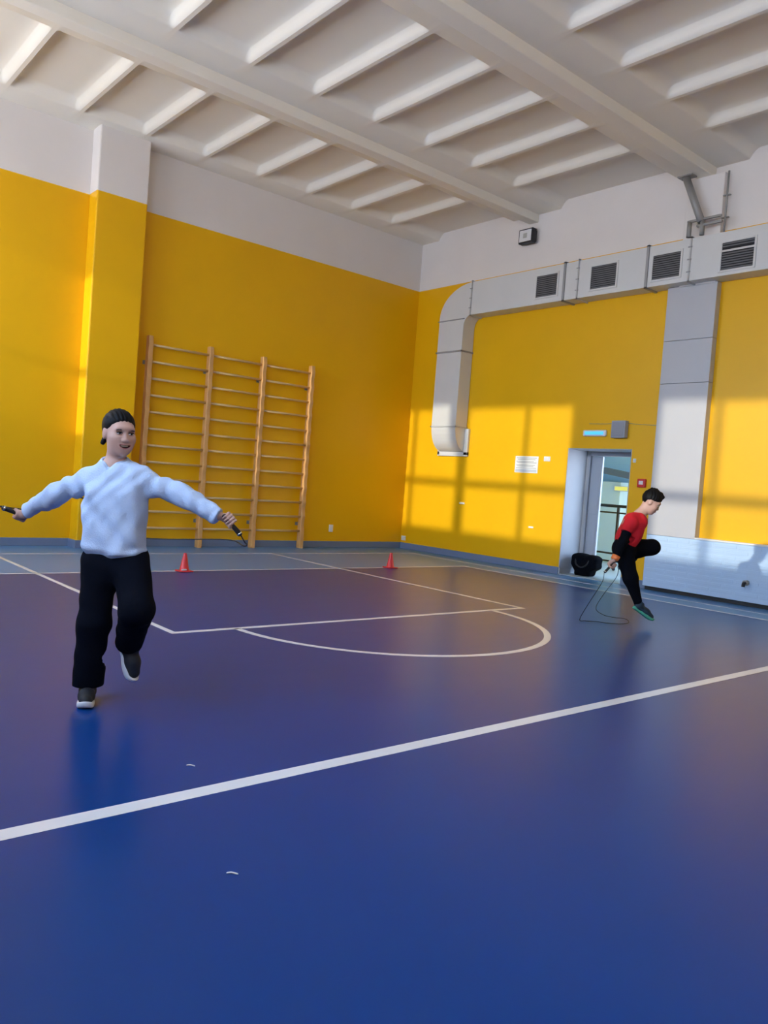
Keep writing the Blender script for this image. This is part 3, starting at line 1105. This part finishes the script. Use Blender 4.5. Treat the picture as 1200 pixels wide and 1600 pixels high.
def hand_parts(W, e_arm, C, A, side=1, sc=1.0):
    """fist closed round a handle: W wrist, C fist centre, A handle axis (towards the little finger)"""
    W, C, A = V(W), V(C), nrm(A)
    e1 = V(e_arm) - A * (V(e_arm) @ A)
    e1 = nrm(e1)
    e2 = np.cross(A, e1) * side
    at = lambda a, b, c: C + sc * (a * e1 + b * e2 + c * A)
    it = [s_rc(W, at(-.022, .018, 0), .021 * sc, .022 * sc), (s_box(at(-.004, .021, 0), (.034 * sc, .013 * sc, .036 * sc), .012 * sc, np.stack([e1, e2, A])), .018 * sc)]
    for i, (off, ln) in enumerate(((-.029, .94), (-.010, 1.06), (.009, 1.0), (.027, .82))):
        k0 = at(.024, .020, off)
        k1 = at(.024 + .022 * ln, .002, off)
        k2 = at(.022 + .012 * ln, -.019, off)
        k3 = at(.016 - .016 * ln, -.023, off)
        r0 = .0086 * sc
        it += [(s_rc(k0, k1, r0, r0 * .96), .006), (s_rc(k1, k2, r0 * .96, r0 * .9), .004), (s_rc(k2, k3, r0 * .9, r0 * .78), .004)]
    t0, t1, t2, t3 = at(-.030, .010, -.022), at(-.016, -.008, -.041), at(.006, -.026, -.040), at(.022, -.031, -.028)
    it += [(s_rc(t0, t1, .013 * sc, .0105 * sc), .012), (s_rc(t1, t2, .0105 * sc, .0095 * sc), .005), (s_rc(t2, t3, .0095 * sc, .0078 * sc), .004)]
    return it

def shoe(parent, heel, toe, up, L, m_up, m_sole, w_=.040, name='shoe'):
    heel, toe = V(heel), V(toe)
    d = nrm(toe - heel)
    u = nrm(V(up) - d * (V(up) @ d))
    s = np.cross(u, d)
    R = np.stack([d, s, u])
    W_ = w_
    upper = s_union([s_rc((.042, 0, .050), (L * .55, 0, .048), .038, .036), (s_rc((L * .55, 0, .044), (L - .048, 0, .036), .036, .032), .03),
                     (s_rc((.045, 0, .05), (.040, 0, .095), .037, .036), .03)], .03)
    def up_f(P):
        q = (P - heel) @ R.T
        a = upper(q)
        a = smax(a, .018 - q[:, 2], .006)
        a = smax(a, q[:, 2] - .105, .008)
        return smax(a, -(np.linalg.norm(q[:, :2] - V((.040, 0)), axis=1) - .026 + 100 * np.maximum(.085 - q[:, 2], 0)), .004)
    def so_f(P):
        q = (P - heel) @ R.T
        x = np.clip(q[:, 0] / L, 0, 1)
        hw = W_ * (0.86 + 0.22 * np.sin(np.clip((x - .35) / .65, 0, 1) * PI) - .10 * np.sin(np.clip(x / .6, 0, 1) * PI))
        dx = np.abs(q[:, 0] - L / 2) - (L / 2 - hw)
        r2 = np.sqrt(np.maximum(dx, 0) ** 2 + q[:, 1] ** 2) - hw
        toe_up = .018 * np.clip((x - .75) / .25, 0, 1) ** 2
        dz = np.abs(q[:, 2] - .015 - toe_up) - .015
        return smax(r2, dz, .010)
    C = heel + d * L / 2 + u * .05
    lo, hi = C - (L / 2 + .09), C + (L / 2 + .09)
    o = sdf_obj(name, up_f, lo, hi, .0045, m_up, parent)
    sdf_obj('sole', so_f, lo, hi, .0045, m_sole, o)
    return o

def noise3(P, f, seed):
    rng = np.random.RandomState(seed)
    out = np.zeros(len(P))
    for i in range(6):
        k = rng.normal(size=3) * f
        out += np.sin(P @ k + rng.uniform(0, 6.28)) / 6
    return out

def lump(name, parts, m, parent, h=.002, k=.004, pad=.02):
    """small soft mesh from ellipsoids given as (centre, radii, axes)"""
    f = s_union([s_ell(c, r, R) for c, r, R in parts], k)
    cs = np.array([c for c, _, _ in parts])
    rm = max(max(r) for _, r, _ in parts) + pad
    return sdf_obj(name, f, cs.min(0) - rm, cs.max(0) + rm, h, m, parent)

def face_bits(o, c, R, sc, lids=0.55, brow=True, teeth=False):
    c = V(c)
    g = lambda s, f, u: c + sc * (V((s, f, u)) @ R)
    for sg in (-1, 1):
        e_ = lump('eye', [(g(sg * .031, .0725, .005), (.0135 * sc, .008 * sc, .0105 * sc * lids), R)], M['eye_white'], o, .0015)
        lump('iris', [(g(sg * .031, .0765, .005), (.0075 * sc, .005 * sc, .0090 * sc * lids), R)], M['iris'], e_, .0012)
        lump('eyelash', [(g(sg * (.031 + a), .0775 - abs(a) * .18, .005 + .0088 * lids - a * a * 14), (.0055 * sc, .003 * sc, .0016 * sc), R) for a in (-.012, -.006, 0, .006, .012)], M['hair'], e_, .0012)
        if brow:
            lump('eyebrow', [(g(sg * (.030 + a), .0835 - abs(a) * .35 - max(a, 0) * .25, .024 - a * a * 12), (.0060 * sc, .0026 * sc, .0017 * sc), R) for a in (-.014, -.007, 0, .007, .014)], M['hair'], o, .0014)
    if teeth:
        lump('teeth', [(g(a, .0775 - abs(a) * .25, -.0585 + 9 * a * a), (.006 * sc, .004 * sc, .0035 * sc), R) for a in (-.014, -.007, 0, .007, .014)], M['teeth'], o, .0012)

def handle_cord(name, label, h_pairs, cord_pts, loc):
    t = thing(name, label, 'jump rope', loc)
    for a, b in h_pairs:
        a, b = Vector(a), Vector(b)
        bm = bmesh.new()
        add_tube(bm, [a + (b - a) * k for k in (0, .03, .5, .9, .97, 1)], [.008, .0125, .0115, .0135, .0125, .006], 12)
        h_ = link('handle', bm, M['black'], t)
        bm = bmesh.new()
        add_tube(bm, [b - (b - a) * .12, b - (b - a) * .06], .0145, 12)
        link('handle_ring', bm, M['chrome'], h_)
    bm = bmesh.new()
    add_tube(bm, smooth_path(cord_pts, 8), 0.0035, 6)
    link('cord', bm, M['cord'], t)
    return t

# ---- girl in the white sweater
Z = V((0, 0, 1))
G = dict(head=(-8.800, -7.565, 1.402), neck=(-8.805, -7.535, 1.245), chest=(-8.807, -7.570, 1.112), belly=(-8.805, -7.582, 0.897),
         pelvis=(-8.792, -7.573, 0.757), shL=(-8.888, -7.465, 1.158), elL=(-8.990, -7.270, 1.069), wrL=(-9.083, -7.075, 0.955),
         shR=(-8.715, -7.645, 1.180), elR=(-8.556, -7.786, 1.110), wrR=(-8.412, -7.950, 1.022),
         hipL=(-8.842, -7.532, 0.735), knL=(-8.875, -7.570, 0.419), anL=(-8.862, -7.508, 0.085),
         hipR=(-8.727, -7.630, 0.757), knR=(-8.758, -7.820, 0.532), anR=(-8.690, -7.585, 0.302))
girl_body_label = 'person in white sweater and wide black trousers running with arms spread, holding a jump rope'
GR = head_axes((.0, -1.0), 0.08, 0.0)
GS = 1.0
gh_f, gh_lip, gh_mou = head_local()
gt_f = nrm((-.70, -.714, 0))                                     # the torso's facing
gt_s = np.cross(Z, gt_f)
gt_R = np.stack([gt_s, gt_f, Z])
hLa, hLb = V((-9.094, -7.012, .930)), V((-9.190, -6.995, .950))
hRa, hRb = V((-8.400, -7.975, 1.020)), V((-8.313, -8.035, .935))
def hand_for(W, E, a, b, side, sc):
    e = nrm(V(W) - V(E))
    C = V(W) + e * .062
    return hand_parts(W, e, C, nrm(V(b) - V(a)), side, sc), C
# handles: gripped obliquely so that they leave the fist towards their free end
gCL = V(G['wrL']) + nrm(V(G['wrL']) - V(G['elL'])) * .055
gCR = V(G['wrR']) + nrm(V(G['wrR']) - V(G['elR'])) * .055
gAL = nrm((-.80, .10, .30))
gAR = nrm((.62, -.30, -.72))
hL = hand_parts(G['wrL'], nrm(V(G['wrL']) - V(G['elL'])), gCL, -gAL, -1, .86)
hR = hand_parts(G['wrR'], nrm(V(G['wrR']) - V(G['elR'])), gCR, -gAR, 1, .86)
body_items = [loc_fn(G['head'], GR, GS, gh_f),
              (s_rc(V(G['head']) + GR[2] * -.075 + GR[1] * -.012, G['neck'], .046, .050), .03),
              (s_rc(V(G['neck']) - Z * .04, V(G['chest']) - Z * .03, .050, .068), .05), (s_rc(V(G['chest']) - Z * .03, G['pelvis'], .068, .088), .05),
              (s_rc(V(G['neck']) - Z * .035, G['shL'], .045, .045), .04), (s_rc(V(G['neck']) - Z * .035, G['shR'], .045, .045), .04),
              (s_rc(G['shL'], G['elL'], .042, .034), .03), (s_rc(G['elL'], G['wrL'], .034, .023), .02),
              (s_rc(G['shR'], G['elR'], .042, .034), .03), (s_rc(G['elR'], G['wrR'], .034, .023), .02),
              (s_rc(G['hipL'], G['knL'], .075, .052), .04), (s_rc(G['knL'], G['anL'], .052, .033), .03),
              (s_rc(G['hipR'], G['knR'], .075, .052), .04), (s_rc(G['knR'], G['anR'], .052, .033), .03),
              (s_rc(G['anL'], V(G['anL']) + V((-.02, -.05, -.03)), .033, .026), .02), (s_rc(G['anR'], V(G['anR']) + V((.02, -.02, -.06)), .033, .026), .02)]
hu = s_union([(f_ if isinstance(f_, tuple) else (f_, .006)) for f_ in hL], .006)
hv = s_union([(f_ if isinstance(f_, tuple) else (f_, .006)) for f_ in hR], .006)
bf = s_union(body_items + [(hu, .012), (hv, .012)], .03)
def girl_pick(P):
    Q = ((P - V(G['head'])) @ GR.T) / GS
    i = np.zeros(len(P))
    i[gh_lip(Q) < .0015] = 1
    i[(gh_mou(Q) < .0012)] = 2
    return i
girl = sdf_obj('person', bf, (-9.35, -8.25, 0.0), (-8.2, -6.85, 1.6), .0042, [M['skin'], M['lip'], M['mouth']], None, girl_pick)
tag(girl, girl_body_label, 'person')
face_bits(girl, G['head'], GR, GS, lids=.55, teeth=True)

def girl_hair(P):
    q = ((P - V(G['head'])) @ GR.T) / GS
    s_, f_, u_ = q[:, 0], q[:, 1], q[:, 2]
    shell = s_ell((0, -.023, .035), (.080, .097, .092))(q)
    fl = np.interp(u_, [-.12, -.075, -.045, -.02, .0, .03, .05, .068, .09, .12], [-.06, -.055, -.045, -.010, .020, .040, .057, .073, .13, .2])
    cut = (f_ - fl) * .75
    ear = s_ell((0, -.010, -.010), (.20, .018, .026))(q)
    shell = shell + .0075 * np.clip(1 + cut / .022, 0, 1) ** 2 + .0012 * np.sin(s_ * 330 + u_ * 50)      # thins out towards the hairline
    d = smax(smax(shell, cut, .004), -ear, .006)
    bun = s_ell((0, -.118, .000), (.034, .030, .036))(q)
    tail = s_rc((-.010, -.125, -.01), (-.034, -.130, -.062), .022, .012)(q)
    d = smin(d, smin(bun, tail, .02), .02)
    return (d + .0006 * np.sin(s_ * 260 + f_ * 60)) * GS
hc = V(G['head'])
sdf_obj('hair', girl_hair, hc - .22, hc + .20, .0032, M['hair'], girl)

sw_items = [s_box((-8.804, -7.577, .955), (.160, .110, .222), .095, gt_R),
            (s_rc(V(G['neck']) - Z * .06, V(G['neck']) + Z * .05, .088, .066), .05),
            (s_rc(V(G['neck']) - Z * .065, G['shL'], .070, .060), .05), (s_rc(V(G['neck']) - Z * .065, G['shR'], .070, .060), .05),
            (s_rc(G['shL'], G['elL'], .062, .055), .04), (s_rc(G['elL'], V(G['wrL']) - nrm(V(G['wrL']) - V(G['elL'])) * .005, .055, .044), .03),
            (s_rc(G['shR'], G['elR'], .062, .056), .04), (s_rc(G['elR'], V(G['wrR']) - nrm(V(G['wrR']) - V(G['elR'])) * .005, .056, .045), .03)]
sw_u = s_union(sw_items, .05)
nk = V(G['neck'])
def arm_t(P, a, b):
    a, b = V(a), V(b)
    return ((P - a) @ (b - a)) / ((b - a) @ (b - a))
def neck_plane(q):
    """height of the neckline over the neck joint: high at the nape, a small notch at the front"""
    return .024 - .34 * q[:, 1] - .026 * np.exp(-((q[:, 0] - .004) / .020) ** 2) * (q[:, 1] > 0)
def sweater_f(P):
    q = (P - V((-8.804, -7.577, .965))) @ gt_R.T
    w1 = np.sin(q[:, 0] * 30 + q[:, 2] * 26 + 2.0 * np.sin(q[:, 2] * 11 + q[:, 0] * 8))
    w2 = np.sin(q[:, 0] * 52 - q[:, 2] * 40 + 2.5 * np.sin(q[:, 2] * 14 - q[:, 0] * 9 + 1.0))
    d = sw_u(P) - .0045 * w1 - .0028 * w2 - .007 * noise3(P, 38, 3)
    for a_, b_ in (('shL', 'elL'), ('elL', 'wrL'), ('shR', 'elR'), ('elR', 'wrR')):       # creases across the sleeves
        t = arm_t(P, G[a_], G[b_])
        ln = np.linalg.norm(V(G[b_]) - V(G[a_]))
        wt = np.clip(1 - np.abs(t - .5) / .6, 0, 1) * np.clip((np.abs(q[:, 0]) - .14) / .05, 0, 1)
        d = d - .003 * wt * np.sin(t * ln * 95 + q[:, 2] * 40 + 2 * np.sin(q[:, 1] * 30))
    d = d - .007 * np.sin(q[:, 2] * 70 + 8 * q[:, 0]) * np.clip((-.12 - q[:, 2]) / .06, 0, 1)
    hem = .748 + .20 * np.clip(q[:, 0], -.2, .2) * -gt_sgn
    d = smax(d, hem - P[:, 2], .012)
    d = d - .006 * np.exp(-((P[:, 2] - hem - .022) / .016) ** 2)
    for w_, e_ in (('wrL', 'elL'), ('wrR', 'elR')):                       # cuffs end at the wrists
        n_ = nrm(V(G[w_]) - V(G[e_]))
        x = (P - V(G[w_])) @ n_
        near = np.linalg.norm(P - V(G[w_]), axis=1) < .09
        d = np.where(near, smax(d, x - .006, .008), d)
    r_ = (P - nk) @ gt_R.T
    rad = np.sqrt(r_[:, 0] ** 2 + (r_[:, 1] - .006) ** 2)
    above = r_[:, 2] - neck_plane(r_)
    hole = np.maximum(rad - .053, -.07 - above)
    d = smax(d, -hole, .006)
    return smax(d, np.where(rad < .12, np.minimum(above, .12 - rad + above), -1), .006)
gt_sgn = 1.0 if gt_s @ V((.761, -.649, 0)) < 0 else -1.0
swt = sdf_obj('sweater', sweater_f, (-9.25, -8.12, .66), (-8.25, -6.9, 1.36), .0055, M['sweater'], girl)
def collar_f(P):
    q = (P - nk) @ gt_R.T
    rad = np.sqrt(q[:, 0] ** 2 + (q[:, 1] - .006) ** 2)
    above = q[:, 2] - neck_plane(q) + .008
    return np.sqrt((rad - .0625) ** 2 + (above * .62) ** 2) - .0085
sdf_obj('collar', collar_f, nk - .13, nk + .13, .0035, M['sweater'], swt)

gp = V(G['pelvis'])
tr_items = [s_ell(gp - Z * .03, (.150, .112, .12), gt_R), (s_rc(G['hipL'], G['knL'], .094, .078), .05),
            (s_rc(G['knL'], V(G['anL']) + V((0, 0, -.005)), .078, .080), .04),
            (s_rc(G['hipR'], G['knR'], .095, .083), .05), (s_rc(G['knR'], V(G['anR']) + nrm(V(G['anR']) - V(G['knR'])) * -.02, .083, .072), .03)]
tr_u = s_union(tr_items, .05)
def trousers_f(P):
    d = tr_u(P) - .006 * noise3(P, 26, 5)
    d = smax(d, .082 - P[:, 2], .01)
    n_ = nrm(V(G['anR']) - V(G['knR']))
    near = np.linalg.norm(P - V(G['anR']), axis=1) < .16
    d = np.where(near, smax(d, (P - V(G['anR'])) @ n_ + .012, .01), d)
    return smax(d, P[:, 2] - .83, .01)
sdf_obj('trousers', trousers_f, (-9.05, -8.05, .05), (-8.52, -7.38, .88), .006, M['navy_cloth'], girl)
fd = nrm((-.40, -.92, 0))
hl = V((-8.862, -7.508, 0.0)) - fd * .045 + Z * .0015
shoe(girl, hl, hl + fd * .2, Z, .225, M['shoe_dark'], M['sole_white'])
fdR = nrm((.20, -.28, -.94))
hr = V(G['anR']) + V((-.030, .035, .012))
s2_ = shoe(girl, hr, hr + fdR * .2, nrm((.35, -.85, .45)), .225, M['shoe_dark'], M['sole_white'])
lump('heel_tab', [(hr + fdR * .02 + nrm((.35, -.85, .45)) * .07 - nrm((.76, -.65, 0)) * .02, (.030, .022, .030), None)], M['heel_pale'], s2_, .004)
h1 = (gCL - gAL * .035, gCL + gAL * .105)
h2 = (gCR - gAR * .035, gCR + gAR * .105)
handle_cord('jump_rope', 'dark jump rope with black handles held by the person in the white sweater', (h1, h2),
            [h2[1], V(h2[1]) + V((.022, -.006, -.035)), (-8.250, -7.98, .875), (-8.225, -7.90, .860), (-8.215, -7.70, .872), (-8.391, -7.282, .830),
             (-8.512, -7.141, .835), (-8.688, -7.140, .930), (-8.800, -7.20, 1.03), (-8.945, -7.19, 1.045), (-9.055, -7.02, .965), (-9.12, -6.985, .960), V(h1[1]) + V((-.012, .01, .006)), h1[1]], tuple(gCR))

# ---- boy in the red T-shirt, mid-hop
Bo = dict(head=(-3.165, -7.262, 1.258), neck=(-3.228, -7.186, 1.130), chest=(-3.284, -7.143, 1.004), belly=(-3.324, -7.115, 0.880),
          pelvis=(-3.336, -7.109, 0.790), shN=(-3.410, -7.200, 1.040), elN=(-3.520, -7.200, 0.844), wrN=(-3.585, -7.165, 0.668),
          shF=(-3.175, -7.060, 1.048), elF=(-3.120, -6.990, 0.850), wrF=(-3.135, -6.965, 0.690),
          hipN=(-3.390, -7.130, 0.764), knN=(-3.352, -7.215, 0.486), anN=(-3.258, -7.268, 0.236),
          hipF=(-3.275, -7.080, 0.770), knF=(-3.035, -7.235, 0.800), anF=(-3.050, -7.020, 0.685))
BRh = V((.761, -.649, 0))
BFw = V((.651, .759, 0))
BR = head_axes(tuple((BRh * .95 - BFw * .28)[:2]), 0.52)
BS = 0.98
bh_f, bh_lip, bh_mou = head_local(False)
bt_f = nrm(BRh * .96 - BFw * .10)                                # chest points to the right of the picture
bax = nrm(V(Bo['neck']) - V(Bo['pelvis']))
bt_f = nrm(bt_f - bax * (bt_f @ bax))
bt_R = np.stack([np.cross(bax, bt_f), bt_f, bax])
bCN = V(Bo['wrN']) + nrm(V(Bo['wrN']) - V(Bo['elN'])) * .055
bCF = V(Bo['wrF']) + nrm(V(Bo['wrF']) - V(Bo['elF'])) * .055
bAN = nrm((-.55, .30, -.70))
bAF = nrm((.30, .35, -.75))
bhn = s_union([(f_ if isinstance(f_, tuple) else (f_, .006)) for f_ in hand_parts(Bo['wrN'], nrm(V(Bo['wrN']) - V(Bo['elN'])), bCN, -bAN, 1, .88)], .006)
bhf = s_union([(f_ if isinstance(f_, tuple) else (f_, .006)) for f_ in hand_parts(Bo['wrF'], nrm(V(Bo['wrF']) - V(Bo['elF'])), bCF, -bAF, -1, .88)], .006)
bitems = [loc_fn(Bo['head'], BR, BS, bh_f), (s_rc(V(Bo['head']) + BR[2] * -.070 + BR[1] * -.022, Bo['neck'], .046, .052), .03),
          (s_rc(V(Bo['neck']) - bax * .03, Bo['chest'], .06, .095), .05), (s_rc(Bo['chest'], Bo['pelvis'], .095, .095), .05),
          (s_rc(V(Bo['neck']) - bax * .04, Bo['shN'], .045, .045), .04), (s_rc(V(Bo['neck']) - bax * .04, Bo['shF'], .045, .045), .04),
          (s_rc(Bo['shN'], Bo['elN'], .043, .034), .03), (s_rc(Bo['elN'], Bo['wrN'], .034, .023), .02),
          (s_rc(Bo['shF'], Bo['elF'], .043, .034), .03), (s_rc(Bo['elF'], Bo['wrF'], .034, .023), .02),
          (s_rc(Bo['hipN'], Bo['knN'], .075, .052), .04), (s_rc(Bo['knN'], Bo['anN'], .052, .033), .03),
          (s_rc(Bo['hipF'], Bo['knF'], .075, .052), .04), (s_rc(Bo['knF'], Bo['anF'], .052, .033), .03),
          (bhn, .012), (bhf, .012)]
bbf = s_union(bitems, .03)
def boy_pick(P):
    Q = ((P - V(Bo['head'])) @ BR.T) / BS
    i = np.zeros(len(P))
    i[bh_lip(Q) < .0015] = 1
    return i
boy = sdf_obj('person', bbf, (-3.8, -7.5, 0.15), (-2.85, -6.8, 1.5), .0045, [M['skin'], M['lip']], None, boy_pick)
tag(boy, 'person in red T-shirt and black leggings hopping on one leg over a jump rope', 'person')
face_bits(boy, Bo['head'], BR, BS, lids=.7)

def boy_hair(P):
    q = ((P - V(Bo['head'])) @ BR.T) / BS
    s_, f_, u_ = q[:, 0], q[:, 1], q[:, 2]
    shell = s_ell((0, -.018, .040), (.083, .100, .096))(q)
    line = .70 * (f_ - .074) - .70 * (u_ - .056)
    ear = .25 * (f_ + .03) - .95 * (u_ - .012)
    nape = -.068 - u_
    cut = np.maximum(np.maximum(line, np.where(f_ > -.05, ear, -1)), nape)
    d = smax(shell, cut, .010)
    tuft = s_rc((.0, .03, .115), (.0, .070, .108), .026, .014)(q)
    tuft2 = s_rc((.0, -.03, .125), (.0, -.075, .118), .022, .010)(q)
    d = smin(d, smin(tuft, tuft2, .02), .03)
    return (d + .003 * np.sin(s_ * 150 + f_ * 90) * np.sin(f_ * 120 + u_ * 40)) * BS
bc = V(Bo['head'])
sdf_obj('hair', boy_hair, bc - .2, bc + .2, .004, M['hair'], boy)

ts_c = (V(Bo['neck']) + V(Bo['pelvis'])) / 2 - bt_f * .012
sh_items = [s_box(ts_c - bax * .01, (.150, .112, .185), .095, bt_R),
            (s_rc(V(Bo['neck']) - bax * .055, V(Bo['shN']), .062, .060), .05), (s_rc(V(Bo['neck']) - bax * .055, V(Bo['shF']), .062, .060), .05),
            (s_rc(Bo['shN'], V(Bo['shN']) * .45 + V(Bo['elN']) * .55, .062, .058), .03),
            (s_rc(Bo['shF'], V(Bo['shF']) * .45 + V(Bo['elF']) * .55, .062, .058), .03)]
sh_u = s_union(sh_items, .05)
bn = V(Bo['neck'])
def shirt_f(P):
    q = (P - ts_c) @ bt_R.T
    d = sh_u(P) - .006 * noise3(P, 34, 11) - .004 * np.sin(q[:, 2] * 34 + q[:, 1] * 26)
    for s_, e_ in (('shN', 'elN'), ('shF', 'elF')):
        t = arm_t(P, Bo[s_], Bo[e_])
        a, b = V(Bo[s_]), V(Bo[e_])
        near = np.linalg.norm(P - (a * .45 + b * .55), axis=1) < .11
        L_ = np.linalg.norm(b - a)
        d = np.where(near & (np.abs(q[:, 0]) > .10), smax(d, (t - .52) * L_, .008), d)
    d = smax(d, -.185 - q[:, 2], .012)
    neck = s_rc(bn - bax * .05 + bt_f * .012, bn + bax * .12 + bt_f * .03, .054, .062)(P)
    return smax(d, -neck, .01)
sdf_obj('tshirt', shirt_f, (-3.65, -7.4, .68), (-2.98, -6.86, 1.25), .006, M['red_cloth'], boy)
for s_, e_, w_ in (('shN', 'elN', 'wrN'), ('shF', 'elF', 'wrF')):
    a, b, c_ = V(Bo[s_]), V(Bo[e_]), V(Bo[w_])
    su = s_union([s_rc(a * .7 + b * .3, b, .050, .045), (s_rc(b, c_ - nrm(c_ - b) * .01, .045, .032), .03)], .03)
    def sleeve_f(P, su=su, b=b, c_=c_):
        n_ = nrm(c_ - b)
        near = np.linalg.norm(P - c_, axis=1) < .08
        d = su(P) - .004 * noise3(P, 40, 17)
        return np.where(near, smax(d, (P - c_) @ n_ + .012, .006), d)
    pts = np.stack([a, b, c_])
    sl = sdf_obj('sleeve', sleeve_f, pts.min(0) - .08, pts.max(0) + .08, .005, M['black_cloth'], boy)
n_ = nrm(V(Bo['wrN']) - V(Bo['elN']))
wp = V(Bo['wrN']) - n_ * .012
bm = bmesh.new()
add_tube(bm, [wp - n_ * .034, wp - n_ * .03, wp + n_ * .012, wp + n_ * .016], [.034, .041, .038, .031], 20)
link('wristband', bm, M['orange'], boy)

bp = V(Bo['pelvis'])
lg_u = s_union([s_ell(bp - bax * .02, (.135, .118, .12), bt_R), (s_rc(Bo['hipN'], Bo['knN'], .092, .070), .05),
                (s_rc(Bo['knN'], V(Bo['anN']) + nrm(V(Bo['knN']) - V(Bo['anN'])) * .01, .070, .043), .04),
                (s_rc(Bo['hipF'], Bo['knF'], .100, .082), .05), (s_rc(Bo['knF'], Bo['anF'], .074, .045), .03)], .05)
def leggings_f(P):
    d = lg_u(P) - .004 * noise3(P, 30, 23)
    return d
sdf_obj('leggings', leggings_f, (-3.56, -7.42, .16), (-2.88, -6.9, .98), .006, M['black_cloth'], boy)
dN = nrm((.125, -.110, -.105))
hN = V(Bo['anN']) + V((-.052, .030, -.050))
shoe(boy, hN, hN + dN * .2, nrm((.55, -.35, .85)), .250, M['shoe_teal'], M['sole_green'])
dF = nrm(BRh * -.35 + BFw * .45 - Z * .70)
hF = V(Bo['anF']) + V((.0, .02, .045))
shoe(boy, hF, hF + dF * .2, nrm(BRh * .8 - Z * .5), .245, M['shoe_teal'], M['sole_green'])
b1 = (bCN - bAN * .035, bCN + bAN * .115)
b2 = (bCF - bAF * .035, bCF + bAF * .115)
handle_cord('jump_rope', 'dark jump rope of the person in red, its loop trailing near the floor', (b1, b2),
            [b1[1], V(b1[1]) + V((-.01, .01, -.10)), (-3.69, -6.98, .20), (-3.70, -6.90, .03), (-3.60, -6.90, .008), (-3.53, -6.99, .012), (-3.46, -7.05, .006), (-3.36, -7.15, .008),
             (-3.26, -7.18, .02), (-3.22, -7.12, .045), (-3.30, -7.02, .05), (-3.38, -6.95, .07), (-3.36, -6.85, .12), (-3.20, -6.82, .25), V(b2[1]) + V((.0, .02, -.10)), b2[1]], tuple(bCN))
